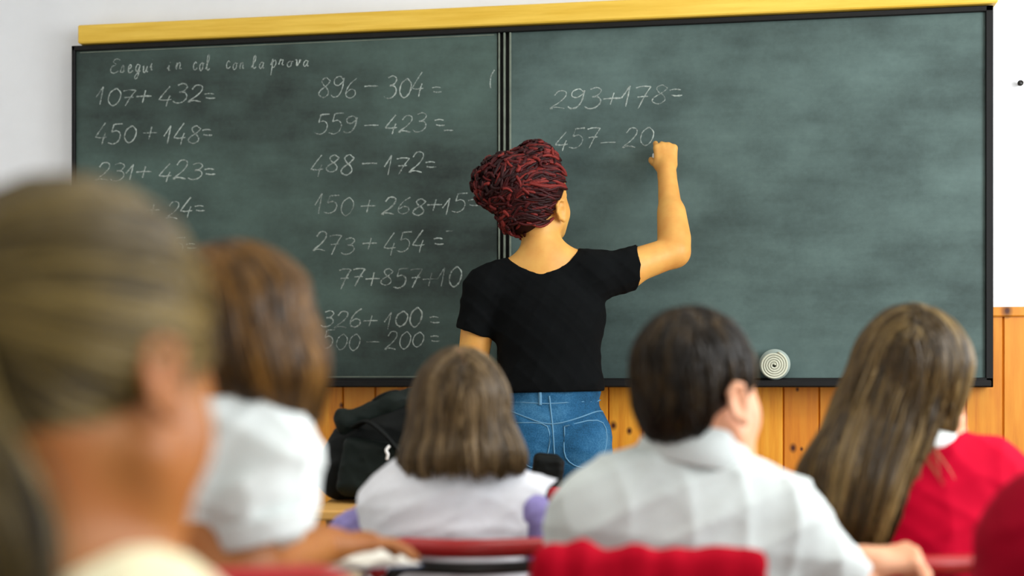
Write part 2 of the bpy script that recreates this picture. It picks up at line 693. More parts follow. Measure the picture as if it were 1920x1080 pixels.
# pine wainscot: tongue and groove boards with a bevelled groove between them
WT = 1.268
pb = MB()
xk = math.floor(ROOM_L / PLANK) * PLANK
g = 0.004
prof = []
while xk < ROOM_R:
    a, b = max(xk, ROOM_L), min(xk + PLANK, ROOM_R)
    if b - a > 0.02:
        pb.add([(x, y, z) for z in (0.0, WT - .03) for x, y in ((a, D - .012), (a + g, D - .02), (b - g, D - .02), (b, D - .012), (b, D), (a, D))],
               [(0, 1, 7, 6), (1, 2, 8, 7), (2, 3, 9, 8), (3, 4, 10, 9), (5, 0, 6, 11), (0, 1, 2, 3, 4, 5), (6, 7, 8, 9, 10, 11)])
    xk += PLANK
struct('trim_1', pb, M_pine)
struct('trim_2', MB().box(ROOM_L, ROOM_R, D - .03, D, WT - .03, WT, .004), M_pine)
rl = wall_pt(152, 70, D - .05)
rr = wall_pt(1868, 10, D - .05)
struct('trim_3', MB().box(rl[0], rr[0], D - .075, D, 2.203, 2.266, .004), M_rail)

# ------------------------------------------------------------------ the chalkboard
YB = D - .05                                  # front face of the slate
bl, br = wall_pt(137, 400, YB), wall_pt(1861, 400, YB)
BX0, BX1 = bl[0], br[0]
BZ0, BZ1 = 1.018, 2.199
sL, sR = wall_pt(932, 300, YB)[0], wall_pt(957, 300, YB)[0]
board = empty('chalkboard', ((BX0 + BX1) / 2, D, BZ0), 0, 'wide green double chalkboard covered with chalk sums, in a black frame on the wall', 'chalkboard')
BO = np.array(board.location)


def on_board(me_or_mb):
    if isinstance(me_or_mb, MB):
        me_or_mb.v = [tuple(np.array(v) - BO) for v in me_or_mb.v]
    return me_or_mb


FW = .022
obj('backing', on_board(MB().box(BX0 + .004, BX1 - .004, YB + .012, D - .001, BZ0 + .004, BZ1 - .004)), M_black, board)
fr = MB()
fr.box(BX0, BX1, YB - .012, YB + .012, BZ1 - .017, BZ1, .002).box(BX0, BX1, YB - .012, YB + .012, BZ0, BZ0 + .030, .002)
fr.box(BX0, BX0 + .012, YB - .012, YB + .012, BZ0, BZ1, .002).box(BX1 - FW, BX1, YB - .012, YB + .012, BZ0, BZ1, .002)
obj('frame', on_board(fr), M_black, board)
obj('chalk_ledge', on_board(MB().box(BX0 + .02, BX1 - .02, YB - .085, YB - .012, BZ0 + .002, BZ0 + .022, .003)), M_black, board)
panel_l = obj('panel', on_board(MB().box(BX0 + .012, sL, YB, YB + .012, BZ0 + .03, BZ1 - .017)), M_slateL, board, 'left slate panel with two columns of sums')
panel_r = obj('panel', on_board(MB().box(sR, BX1 - FW, YB, YB + .012, BZ0 + .03, BZ1 - .017)), M_slateR, board, 'right slate panel with two sums')
bd = MB()
for px, w in ((936, .0045), (946, .006), (957, .006)):
    x = wall_pt(px, 300, YB)[0]
    bd.box(x - w / 2, x + w / 2, YB - .006, YB + .011, BZ0 + .03, BZ1 - .017, .001)
obj('joint_strip', on_board(bd), M_bead, board, 'thin worn edge strips where the two panels meet')
x = wall_pt(1850, 300, YB)[0]
x0 = wall_pt(150, 100, YB)[0]
for e in ((x - .002, x + .002, YB - .003, YB + .001, BZ0 + .032, BZ1 - .02), (x0, sL - .01, YB - .0015, YB + .001, BZ1 - .0235, BZ1 - .0205),
          (BX0 + .3, sL - .01, YB - .002, YB + .001, BZ0 + .033, BZ0 + .037)):
    obj('edge_strip', on_board(MB().box(*e)), M_bead, board)

GL = {
    '0': [[(.30, 1), (.10, .75), (.08, .3), (.28, .02), (.48, .25), (.52, .7), (.34, .98), (.26, .96)]],
    '1': [[(.0, .42), (.16, .68), (.34, 1.0)], [(.34, 1.0), (.30, .5), (.25, .0)]],
    '2': [[(.08, .74), (.20, .97), (.42, .94), (.46, .70), (.30, .38), (.02, .06), (.10, .03)], [(.02, .06), (.22, .10), (.50, .02)]],
    '3': [[(.10, .92), (.30, 1.0), (.46, .86), (.38, .64), (.20, .56)], [(.20, .56), (.42, .52), (.50, .28), (.36, .05), (.14, .0), (.0, .10)]],
    '4': [[(.36, 1.02), (.20, .70), (.02, .30)], [(.02, .30), (.22, .26), (.50, .30)], [(.42, .52), (.36, .2), (.34, -.08)]],
    '5': [[(.50, .98), (.30, .97), (.14, .95)], [(.14, .95), (.09, .58)], [(.09, .58), (.30, .64), (.46, .46), (.42, .16), (.22, .0), (.0, .06)]],
    '6': [[(.44, 1.0), (.20, .74), (.06, .36), (.10, .08), (.30, .0), (.46, .16), (.42, .38), (.24, .44), (.08, .28)]],
    '7': [[(.02, .90), (.22, .96), (.50, .94)], [(.50, .94), (.34, .5), (.20, -.04)], [(.12, .48), (.30, .50), (.46, .50)]],
    '8': [[(.44, .86), (.28, 1.0), (.12, .86), (.20, .64), (.40, .42), (.46, .18), (.28, .0), (.06, .14), (.10, .36), (.32, .58), (.46, .80), (.44, .88)]],
    '9': [[(.46, .82), (.30, .98), (.10, .86), (.10, .62), (.28, .54), (.46, .74), (.48, .90)], [(.48, .90), (.46, .4), (.34, .06), (.14, -.02), (.02, .08)]],
    '+': [[(.0, .42), (.28, .44), (.56, .44)], [(.30, .76), (.28, .4), (.26, .08)]],
    '-': [[(.0, .42), (.25, .44), (.56, .43)]],
    '=': [[(.0, .58), (.2, .62), (.40, .58)], [(.08, .36), (.26, .32), (.48, .34)]],
    ' ': [],
    '(': [[(.30, 1.0), (.16, .7), (.14, .3), (.2, .0)]],
    'E': [[(.50, .90), (.26, 1.0), (.10, .82), (.30, .60)], [(.30, .60), (.04, .44), (.0, .14), (.2, .0), (.50, .14)]],
    's': [[(.0, .02), (.18, .50), (.28, .24), (.20, .0), (.04, .04)], [(.20, .02), (.4, .1)]],
    'e': [[(.0, .2), (.24, .34), (.20, .52), (.06, .40), (.08, .06), (.24, .0), (.40, .14)]],
    'g': [[(.34, .46), (.14, .50), (.04, .22), (.18, .02), (.34, .40)], [(.34, .46), (.28, -.2), (.12, -.46), (.02, -.30), (.22, -.06), (.42, .10)]],
    'u': [[(.0, .40), (.06, .48), (.06, .10), (.18, .02), (.32, .40)], [(.32, .48), (.30, .1), (.44, .08)]],
    'i': [[(.0, .2), (.10, .48), (.10, .08), (.22, .06)], [(.13, .72), (.15, .75)]],
    'n': [[(.0, .1), (.06, .48), (.06, .0)], [(.06, .3), (.20, .50), (.28, .38), (.28, .06), (.40, .06)]],
    'c': [[(.32, .42), (.18, .52), (.04, .30), (.10, .04), (.26, .02), (.40, .14)]],
    'o': [[(.18, .50), (.02, .30), (.10, .02), (.28, .10), (.30, .38), (.18, .50), (.30, .44), (.42, .46)]],
    'l': [[(.0, .1), (.24, .70), (.22, 1.0), (.10, .88), (.10, .2), (.20, .02), (.36, .12)]],
    'a': [[(.32, .44), (.14, .50), (.02, .22), (.14, .02), (.30, .30)], [(.32, .48), (.28, .1), (.42, .06)]],
    'p': [[(.0, .2), (.12, .58), (.08, -.5)], [(.12, .40), (.28, .52), (.36, .30), (.24, .04), (.12, .06)]],
    'r': [[(.0, .1), (.10, .50), (.14, .42), (.28, .44), (.24, .1), (.38, .06)]],
    'v': [[(.0, .46), (.10, .44), (.14, .02), (.30, .30), (.30, .46), (.42, .42)]],
}


def write(name, text, px0, px1, pyb, ph, panel, slant=0.12, seed=1, tilt=0.0, w=.0060, label=None):
    """chalk handwriting: baseline pixel row pyb, height ph pixels, from column px0 to px1"""
    r = random.Random(seed)
    adv = []
    for ch in text:
        adv.append(.26 if ch == ' ' else .60 if ch in '+-' else .52 if ch == '=' else .46 if ch.islower() else .40 if ch == '1' else .58)
    W = sum(adv)
    a = wall_pt(px0, pyb, YB)
    b = wall_pt(px1, pyb + tilt, YB)
    hgt = abs(wall_pt(px0, pyb - ph, YB)[2] - a[2])
    mb = MB()
    u = 0.0
    for ch, ad in zip(text, adv):
        jy, js = r.uniform(-.10, .10), r.uniform(.84, 1.12)
        for st in GL[ch]:
            pts = smooth_line(st, 5) if len(st) > 2 else np.array([np.array(st[0]) * (1 - t) + np.array(st[1]) * t for t in np.linspace(0, 1, 6)])
            V = []
            m = len(pts)
            xz = []
            for x, y in pts:
                t = (u + (x + slant * (y - .3)) * (ad / .58)) / W
                xz.append((a[0] + (b[0] - a[0]) * t, a[2] + (b[2] - a[2]) * t + (y * js + jy) * hgt))
            xz = np.array(xz)
            T = np.gradient(xz, axis=0)
            T /= np.maximum(np.linalg.norm(T, axis=1, keepdims=True), 1e-9)
            base = w * r.uniform(.8, 1.2)
            for i in range(m):
                ww = base * (0.75 + .25 * math.sin(i * 1.7 + r.random() * 2)) * .5
                n = np.array([-T[i, 1], T[i, 0]]) * ww
                p = xz[i]
                y0, y1 = YB - .0012, YB + .0006
                V += [(p[0] - n[0], y1, p[1] - n[1]), (p[0] - n[0] * .6, y0, p[1] - n[1] * .6), (p[0] + n[0] * .6, y0, p[1] + n[1] * .6), (p[0] + n[0], y1, p[1] + n[1])]
            F = []
            for i in range(m - 1):
                for j in range(3):
                    F.append((i * 4 + j, i * 4 + j + 1, i * 4 + j + 5, i * 4 + j + 4))
            mb.add(V, F, True)
        u += ad
    return obj(name, on_board(mb), M_chalk, panel, label)


L_, R_ = panel_l, panel_r
for i, (t, x0, x1, y, h) in enumerate([('Esegui', 208, 296, 136, 27), ('in', 314, 346, 132, 25), ('col', 362, 398, 132, 27), ('con', 424, 462, 130, 25),
                                       ('la', 472, 500, 128, 27), ('prova', 508, 584, 126, 25)]):
    write('chalk_word', t, x0, x1, y, h, L_, seed=3 + i, tilt=-2, w=.0052)
for i, (t, x0, x1, y, h) in enumerate([
        ('107+ 432=', 180, 408, 196, 34), ('450 + 148=', 178, 402, 268, 36), ('231+ 423=', 180, 408, 338, 34),
        ('120 + 24=', 190, 388, 410, 32), ('246-15=', 190, 372, 480, 30),
        ('896 - 304 =', 596, 832, 182, 38), ('559 - 423 =', 592, 838, 252, 36), ('488 - 172=', 582, 822, 326, 36),
        ('150 + 268+15=', 590, 902, 402, 36), ('273 + 454 =', 588, 836, 474, 36), ('77+857+10', 632, 866, 538, 36),
        ('326+ 100 =', 602, 828, 616, 34), ('500 - 200 =', 604, 828, 656, 32)]):
    write('chalk_sum', t, x0, x1, y, h, L_, seed=11 + i, tilt=-2, label='chalk sum %s' % t.replace(' ', ''))
write('chalk_mark', '-', 832, 850, 250, 20, L_, seed=31)
write('chalk_mark', '-', 836, 850, 440, 22, L_, seed=32)
write('chalk_mark', '(', 914, 934, 166, 34, L_, seed=33)
write('chalk_sum', '293+178=', 1032, 1284, 204, 38, R_, seed=41, tilt=-8, label='chalk sum 293+178=')
write('chalk_sum', '457- 20', 1040, 1226, 282, 38, R_, seed=42, tilt=-6, label='unfinished chalk sum 457-20')

# ------------------------------------------------------------------ rolled felt eraser on the ledge, nail in the wall
ec = wall_pt(1450, 678, YB - .05)
er = empty('felt_eraser', (ec[0], YB - .05, BZ0 + .0228), 0, 'round rolled cream felt eraser on the ledge under the right panel', 'eraser')
M_felt = m_cloth('cream_felt', srgb(196, 198, 178), .10, 500)
M_felt_d = m_cloth('grey_felt_edge', srgb(150, 162, 154), .12, 500)
ER = .042
er_mb = MB()
n, turns = 150, 5.2
P = []
for i in range(n + 1):
    a = i / n * turns * 2 * math.pi
    P.append((a, .004 + (ER - .004) * i / n))
th = (ER - .004) / turns * .42
V = []
for a, r in P:
    for dr, y in ((-th, -.032), (th, -.032), (th, .032), (-th, .032)):
        V.append(((r + dr) * math.cos(a), y - .004 * (1 - r / ER), ER + th + .001 + (r + dr) * math.sin(a)))
F = []
for i in range(n):
    for j in range(4):
        F.append((i * 4 + j, i * 4 + (j + 1) % 4, i * 4 + 4 + (j + 1) % 4, i * 4 + 4 + j))
F += [(0, 1, 2, 3), tuple(n * 4 + j for j in (3, 2, 1, 0))]
er_mb.add(V, F, True)
obj('felt_roll', er_mb, M_felt, er)
bm_ = MB().tube([(.004, -.006, ER + th + .004), (.006, .036, ER + th + .004)], ER + th + .003, 40)
obj('binding', bm_, M_felt_d, er)

nl = wall_pt(1912, 157, D - .01)
nail = MB().tube([(0, 0, 0), (0, -.018, 0)], .004, 8).tube([(0, -.018, 0), (0, -.021, 0)], .009, 10)
no = obj('nail', nail, M_blackm)
no.location = (nl[0], D, nl[2])
tag(no, 'small dark nail in the white wall right of the chalkboard', 'nail')

# ------------------------------------------------------------------ figures: heads, hands, hair
def head_prims(c, M, s=1.0, face=True, ears=True, es=1.0):
    """skull, face and ears in a head frame (right, forward, up)"""
    c = np.array(c, float)

    def P(x, y, z):
        return c + s * (M @ np.array([x, y, z], float))
    out = [ell(P(0, -.008, .022), np.array([.073, .092, .086]) * s, M, .02),
           ell(P(0, .034, -.040), np.array([.058, .056, .072]) * s, M, .03 * s),
           ell(P(0, .058, -.092), np.array([.030, .028, .022]) * s, M, .04 * s)]
    for q in (-1, 1):
        out.append(ell(P(q * .034, .056, -.045), np.array([.026, .026, .030]) * s, M, .025 * s))
        out.append(cap(P(q * .052, .012, -.072), P(q * .020, .064, -.098), .016 * s, .014 * s, .03 * s))
    if face:
        out.append(cap(P(-.030, .078, .006), P(.030, .078, .006), .010 * s, .010 * s, .015 * s))
        for q in (-1, 1):
            out.append(ell(P(q * .031, .093, -.014), np.array([.015, .010, .009]) * s, M, .012 * s, 'sub'))
        out.append(cap(P(0, .090, -.010), P(0, .104, -.042), .006 * s, .011 * s, .010 * s))
        out.append(ell(P(-.010, .096, -.044), np.array([.008, .008, .007]) * s, M, .006 * s))
        out.append(ell(P(.010, .096, -.044), np.array([.008, .008, .007]) * s, M, .006 * s))
        out.append(ell(P(0, .088, -.068), np.array([.022, .010, .006]) * s, M, .006 * s))
        out.append(ell(P(0, .086, -.078), np.array([.019, .010, .006]) * s, M, .005 * s))
    if ears:
        for q in (-1, 1):
            Me = M @ R3(-q * 24, 8, 0)
            def E(x, y, z):
                return P(q * .073, -.006, -.030) + s * es * (Me @ np.array([q * x, y, z], float))
            out.append(ell(E(.004, 0, 0), np.array([.007, .017, .028]) * s * es, Me, .008 * s))
            rim = [(.006, .010, .010), (.009, .006, .026), (.012, -.008, .030), (.014, -.019, .018), (.012, -.019, -.002), (.008, -.010, -.020), (.005, .004, -.028)]
            for a, b in zip(rim, rim[1:]):
                out.append(cap(E(*a), E(*b), .0042 * s, .0042 * s, .004 * s))
            out.append(ell(E(.006, .004, -.026), np.array([.005, .008, .009]) * s, Me, .005 * s))
            out.append(ell(E(.013, .000, -.003), np.array([.006, .009, .012]) * s, Me, .005 * s, 'sub'))
    return out, P


def add_eyes(fig_obj, P, s, M, mat):
    for q in (-1, 1):
        mb = sdf_mesh([ell((0, 0, 0), .0112 * s, None)], .0022)
        e = obj('eye', mb, mat, fig_obj)
        e.location = P(q * .031, .0735, -.013)


def hand_prims(w, ax, ay, az, s=1.0, curl=(50, 55, 35), side=1, spread=5, thumb=(40, 25, 20), curls=None):
    """palm and five fingers. w wrist; ay along the fingers, ax towards the thumb, az out of the back of the hand"""
    w = np.array(w, float)
    B = np.stack([ax, ay, az], 1)

    def P(x, y, z):
        return w + s * (B @ np.array([x, y, z], float))
    out = [cap(P(.022, .026, -.002), P(.026, .078, 0), .014 * s, .0125 * s, .012), cap(P(.004, .022, 0), P(.008, .084, .002), .0145 * s, .0125 * s, .012),
           cap(P(-.012, .022, 0), P(-.011, .082, .001), .0145 * s, .012 * s, .012), cap(P(-.022, .022, -.002), P(-.028, .074, -.002), .013 * s, .011 * s, .012),
           ell(P(.022, .030, -.012), np.array([.016, .024, .013]) * s, B, .015), cap(P(0, -.02, 0), P(0, .02, -.002), .020 * s, .021 * s, .02)]
    tips = []
    data = [(.027, .084, (.042, .025, .020), .0088), (.009, .090, (.046, .029, .021), .0090), (-.010, .087, (.043, .027, .020), .0086), (-.028, .079, (.034, .020, .018), .0076)]
    for i, (x, y, ls, r) in enumerate(data):
        c = curls[i] if curls else curl
        p = np.array([x, y, 0.0])
        a = 0.0
        sp = math.radians(spread * (1.5 - i))
        out.append(ell(P(*p) + s * B[:, 2] * .002, .0102 * s, None, .008))
        for j, (l, cr) in enumerate(zip(ls, c)):
            a += math.radians(cr)
            d = np.array([math.sin(sp) * math.cos(a), math.cos(sp) * math.cos(a), -math.sin(a)])
            q = p + d * l
            out.append(cap(P(*p), P(*q), r * s * (1 - .08 * j), r * s * (.92 - .08 * j), .0035))
            p = q
        tips.append(P(*p))
    p = np.array([.030, .026, -.008])
    yaw, dn = math.radians(thumb[0]), math.radians(thumb[1])
    d = np.array([math.sin(yaw) * math.cos(dn), math.cos(yaw) * math.cos(dn), -math.sin(dn)])
    for j, (l, r) in enumerate(((.034, .0115), (.030, .0100), (.025, .0088))):
        q = p + d * l
        out.append(cap(P(*p), P(*q), r * s, r * .92 * s, .006))
        p = q
        a = math.radians(thumb[2])
        d = np.array([d[0] * math.cos(a) - d[1] * math.sin(a) * .9, d[1] * math.cos(a) + d[0] * math.sin(a), d[2] - .12])
        d /= np.linalg.norm(d)
    tips.append(P(*p))
    return out, tips


def frame_from(y, z):
    """orthonormal axes with given finger direction y and back-of-hand direction z"""
    y = np.array(y, float) / np.linalg.norm(y)
    z = np.array(z, float)
    z = z - y * (z @ y)
    z /= np.linalg.norm(z)
    return np.cross(y, z), y, z


def tubes(Pn, r, sides=3, taper=(0.5, 0.25), seed=0, bump=None):
    """Pn (N, S, 3) strands -> vertices, quads, index of the strand of each vertex"""
    N, S, _ = Pn.shape
    rs = np.random.RandomState(seed)
    T = np.gradient(Pn, axis=1)
    T /= np.maximum(np.linalg.norm(T, axis=2, keepdims=True), 1e-9)
    ref = rs.normal(0, 1, (N, 1, 3))
    A = np.cross(T, np.broadcast_to(ref, T.shape))
    A /= np.maximum(np.linalg.norm(A, axis=2, keepdims=True), 1e-6)
    B = np.cross(T, A)
    t = np.linspace(0, 1, S)
    prof = np.interp(t, [0, .15, .75, 1.0], [taper[0], 1, .9, taper[1]])
    if bump is not None:
        prof = prof * (1 + .28 * np.abs(np.sin(t * bump)))
    rad = (np.asarray(r).reshape(-1, 1) * prof[None])[:, :, None]
    V = np.stack([Pn + rad * (math.cos(2 * math.pi * j / sides) * A + math.sin(2 * math.pi * j / sides) * B) for j in range(sides)], 2)
    n, k, j = np.meshgrid(np.arange(N), np.arange(S - 1), np.arange(sides), indexing='ij')
    i0 = (n * S + k) * sides
    j2 = (j + 1) % sides
    F = np.stack([i0 + j, i0 + j2, i0 + sides + j2, i0 + sides + j], -1).reshape(-1, 4)
    return V.reshape(-1, 3), F, np.repeat(np.arange(N), S * sides)


def hair_object(name, parts, mat, parent, label=None):
    """parts: list of (V, F, rnd per vertex) joined into one hair mesh"""
    Vs, Fs, Rs, o = [], [], [], 0
    for V, F, R in parts:
        Vs.append(V)
        Fs.append(F + o)
        Rs.append(np.broadcast_to(R, len(V)))
        o += len(V)
    me = np_mesh(name, np.concatenate(Vs), np.concatenate(Fs))
    at = me.attributes.new('rnd', 'FLOAT', 'POINT')
    at.data.foreach_set('value', np.concatenate(Rs).astype(np.float32))
    return obj(name, me, mat, parent, label)


def scalp(N, region, P, s, seed, lift=.002):
    """root points on the skull where region(unit direction in the head frame) holds"""
    rs = np.random.RandomState(seed)
    out = []
    while len(out) < N:
        v = rs.normal(0, 1, (N, 3))
        v /= np.linalg.norm(v, axis=1, keepdims=True)
        out += [q for q in v if region(q)]
    v = np.array(out[:N])
    loc = v * (np.array([.073, .092, .086]) + lift) + np.array([0, -.008, .022])
    return v, loc


def grow(P0, dir0, prims, length, n, layer, grav=0.12, comb=None, seed=0, jitter=.05, push=(0, 0, 0)):
    """let strands run along the head and body and fall: returns (N, n+1, 3)"""
    rs = np.random.RandomState(seed)
    N = len(P0)
    P, d = P0.copy(), dir0 / np.maximum(np.linalg.norm(dir0, axis=1, keepdims=True), 1e-9)
    out = [P.copy()]
    step = (np.asarray(length) / n).reshape(-1, 1)
    J = rs.normal(0, jitter, (N, 3))
    for i in range(n):
        t = (i + 1) / n
        tgt = np.array([0, 0, -1.0]) + np.array(push)
        d = d * (1 - grav) + tgt * grav + J * .12
        if comb is not None:
            d = d + comb(P, t)
        d /= np.maximum(np.linalg.norm(d, axis=1, keepdims=True), 1e-9)
        P = P + d * step
        ly = layer * min(1.0, .25 + 2.2 * t)
        sd = sdf_at(prims, P)
        m = sd < ly
        if m.any():
            g = sdf_grad(prims, P[m])
            P[m] += g * (ly[m] - sd[m])[:, None]
            dm = d[m]
            dm -= g * np.minimum((dm * g).sum(1), 0)[:, None]
            d[m] = dm / np.maximum(np.linalg.norm(dm, axis=1, keepdims=True), 1e-6)
        out.append(P.copy())
    return np.stack(out, 1)


def grow_env(P0, D0, env, flow, length, zend, depth, seed, wob=.15, turn=.25, S=22, step=.006):
    """strands that lie in the skin of a hair volume: they follow flow along its surface until their length or zend is reached"""
    rs = np.random.RandomState(seed)
    N = len(P0)
    P = P0.copy()
    d = D0 / np.maximum(np.linalg.norm(D0, axis=1, keepdims=True), 1e-9)
    n = int(np.max(length) / step) + 1
    ph, fr = rs.uniform(0, 6.28, (N, 3)), rs.uniform(.6, 1.4, (N, 1)) * step * 60
    for _ in range(2):
        P = P - sdf_grad(env, P) * (sdf_at(env, P) + depth)[:, None]
    out = [P.copy()]
    for i in range(n):
        t = flow(P)
        t = t / np.maximum(np.linalg.norm(t, axis=1, keepdims=True), 1e-9)
        d = d * (1 - turn) + t * turn + wob * .25 * np.sin(ph + fr * i)
        g = sdf_grad(env, P)
        d = d - g * (d * g).sum(1, keepdims=True)
        d /= np.maximum(np.linalg.norm(d, axis=1, keepdims=True), 1e-9)
        P = P + d * step
        k = 1.0
        sd = sdf_at(env, P) + depth
        P = P - sdf_grad(env, P) * (sd * k)[:, None]
        out.append(P.copy())
    A = np.stack(out, 1)
    last = np.minimum(np.asarray(length) / step, n)
    if zend is not None:
        low = A[:, :, 2] < np.asarray(zend)[:, None]
        hit = np.where(low.any(1), low.argmax(1), n)
        last = np.minimum(last, hit)
    last = np.maximum(last, 3)
    u = np.linspace(0, 1, S)[None] * last[:, None]
    i0 = np.clip(np.floor(u).astype(int), 0, n - 1)
    f = (u - i0)[:, :, None]
    ar = np.arange(N)[:, None]
    return A[ar, i0] * (1 - f) + A[ar, i0 + 1] * f


def flow_field(segs, fall=.25):
    """direction of the nearest authored locks, with a little gravity"""
    def f(P):
        out = np.zeros_like(P)
        for a, b in segs:
            ab = b - a
            t = np.clip(((P - a) @ ab) / (ab @ ab), 0, 1)
            dd = np.linalg.norm(P - (a + t[:, None] * ab), axis=1)
            out += np.exp(-(dd / .05) ** 2)[:, None] * ab / np.linalg.norm(ab)
        out /= np.maximum(np.linalg.norm(out, axis=1, keepdims=True), .2)
        out[:, 2] -= fall
        return out
    return f


def to_local(P, loc):
    return np.array([P(*q) for q in loc])


def clump(S, roots, M, amount, seed=0):
    """draw strands towards the nearest of M guide strands, more so near the tips"""
    rs = np.random.RandomState(seed)
    gi = rs.choice(len(S), M, replace=False)
    best = np.argmin(((roots[:, None] - roots[gi][None]) ** 2).sum(2), 1)
    c = (np.linspace(0, 1, S.shape[1]) ** .8 * amount)[None, :, None]
    return S + (S[gi[best]] - S) * c, best


def streaks(roots, best, M, seed, f=28.0):
    """lighter and darker locks: one value per strand in 0..1"""
    rs = np.random.RandomState(seed)
    g = rs.uniform(0, 1, M)[best] ** 1.5
    return np.clip(.72 * g + .28 * rs.uniform(0, 1, len(roots)), 0, 1)


def surf(prims, fig, px, py, dy0=-.4, off=.0):
    """where the line of sight at (px, py) first meets the shapes (local coordinates of fig)"""
    lo = None
    for dy in np.arange(dy0, .35, .004):
        p = fig.L(px, py, dy)
        if sdf_at(prims, p[None])[0] < off:
            return p
    return fig.L(px, py, 0)


def seam(prims, fig, pts, r, n=8):
    """a stitched line lying on the cloth through the given picture points"""
    Q = smooth_line([surf(prims, fig, px, py) for px, py in pts], n)
    for _ in range(2):
        d = sdf_at(prims, Q)
        Q = Q - sdf_grad(prims, Q) * d[:, None]
    return MB().tube(Q, r, 6)


def collar_mesh(c, rx, ry, h, flare, drop, M, a0=0, a1=360, thick=.004, n=48, open_front=True):
    """a folded shirt collar: stands up by h, turns over and hangs by drop, flaring outwards"""
    V, F = [], []
    angs = np.radians(np.linspace(a0, a1, n))
    prof = [(0, 0), (.001, h * .6), (.003, h * .95), (.006, h), (.010, h * .96), (.010 + flare * .5, h - drop * .5), (.010 + flare, h - drop)]
    prof2 = [(r + thick, z - thick * .6) for r, z in prof[:0]]
    for a in angs:
        ca, sa = math.cos(a), math.sin(a)
        ring = []
        for r, z in prof:
            ring.append((r, z))
        under = [(prof[-1][0] - thick * .6, prof[-1][1] - thick), (.010 + flare * .4, h - drop * .5 - thick), (.006, h * .80)]
        for r, z in ring + under:
            V.append(np.array(c) + M @ np.array([(rx + r) * ca, (ry + r) * sa, z]))
    m = len(prof) + 3
    for i in range(n - 1):
        for j in range(m - 1):
            F.append((i * m + j, i * m + j + 1, (i + 1) * m + j + 1, (i + 1) * m + j))
    return MB().add(V, F, True)


def seated_legs(seat_z=.43, hipw=.075, knee_y=.36, hip_y=0.0, s=1.0):
    out = [ell((0, hip_y, seat_z + .085), (.15 * s, .115 * s, .085), None, .04)]
    for q in (-1, 1):
        out += [cap((q * hipw, hip_y + .02, seat_z + .075), (q * (hipw + .015), knee_y, seat_z + .06), .07, .056, .04),
                cap((q * (hipw + .015), knee_y, seat_z + .055), (q * (hipw + .02), knee_y + .02, .09), .055, .042, .03)]
    return out


def add_lower(fig_obj, mat_t, mat_s, **kw):
    pr = seated_legs(**kw)
    obj('trousers', sdf_mesh(pr, .011), mat_t, fig_obj)
    for q in (-1, 1):
        x, y = q * (kw.get('hipw', .075) + .02), kw.get('knee_y', .36) + .03
        sp = [cap((x, y - .03, .045), (x, y + .11, .034), .04, .032, .02), half((0, 0, .002), (0, 0, -1))]
        obj('shoe', sdf_mesh(sp, .007), mat_s, fig_obj)


def fig_root(fig, name='person'):
    pass


M_eye = m_noisy('eye_white', srgb(225, 222, 215), .02, 10, .2, .5, 0)
M_denim = None

# ------------------------------------------------------------------ the teacher at the board
M_skin_t = m_skin('warm_skin', srgb(210, 160, 82))
M_black_cotton = m_cloth('black_cotton', srgb(9, 11, 12), .15)
M_shoe = m_noisy('dark_shoe', srgb(40, 38, 40), .1, 20, .5)


def m_denim():
    t = NT('blue_denim', .85, .15)
    v = t.coords()
    a = t.noise(v, 7, 4)
    b = t.noise(v, 260, 2, .7)
    s = t.math('ADD', t.math('MULTIPLY', a, .75), t.math('MULTIPLY', b, .35))
    t.color(t.ramp(s, [(.40, srgb(18, 56, 82)), (.55, srgb(32, 82, 118)), (.72, srgb(62, 112, 146))]))
    t.bump(t.math('ADD', b, t.noise(v, 40, 3)), .25, .003)
    return t.m


M_denim = m_denim()
M_stitch = m_cloth('pale_denim_seam', srgb(92, 134, 162), .1)

T = Fig(1030, 3.79)


def mk_person(fig, prims, res, mat, label, group=None):
    o = obj('person', sdf_mesh(prims, res), mat)
    o.location = fig.loc
    o.rotation_euler = (0, 0, TH)
    tag(o, label, 'person', group)
    return o


hM = R3(-34, 10, 6)
hp, hP = head_prims(T.L(1011, 372, 0), hM, 1.06)
arm_s, arm_e, arm_w = T.L(1128, 520, 0), T.L(1264, 472, .06), T.L(1250, 320, .225)
ax, ay, az = frame_from((-.02, .28, .95), (-.10, -1, .2))
hand, tips = hand_prims(arm_w, -ax, ay, az, .98, curls=[(46, 64, 40), (58, 84, 50), (62, 90, 55), (64, 92, 55)], thumb=(24, 46, 10), spread=3)
ax2, ay2, az2 = frame_from((.25, .75, -.5), (-.9, .2, .1))
lw = T.L(912, 800, .16)
hand2, _ = hand_prims(lw, ax2, ay2, az2, .95, curl=(25, 35, 20))
body = hp + [
    cap(T.L(1020, 474, .0), hP(0, -.022, -.06), .056, .051, .03),
    cap(T.L(1018, 490, -.002), T.L(938, 520, 0), .048, .042, .05), cap(T.L(1022, 488, -.002), T.L(1110, 500, 0), .048, .042, .05),
    ell(T.L(1018, 520, .0), (.10, .07, .075), None, .04),
    ell(T.L(1028, 600, 0), (.150, .088, .15), None, .04), ell(T.L(1032, 700, 0), (.13, .085, .14), None, .04),
    cap(arm_s, arm_e, .056, .046, .03), ell(T.L(1165, 512, .02), (.06, .05, .052), None, .03),
    cap(arm_e, arm_w, .045, .028, .02), cap(T.L(1266, 445, .085), T.L(1261, 400, .13), .043, .036, .03),
    cap(T.L(905, 545, 0), T.L(885, 690, .02), .054, .044, .03), cap(T.L(885, 690, .02), lw, .044, .027, .02)] + hand + hand2
teacher = mk_person(T, body, .0032, M_skin_t, 'teacher in a black t-shirt and blue jeans writing on the chalkboard with raised right hand')
add_eyes(teacher, hP, 1.06, hM, M_eye)

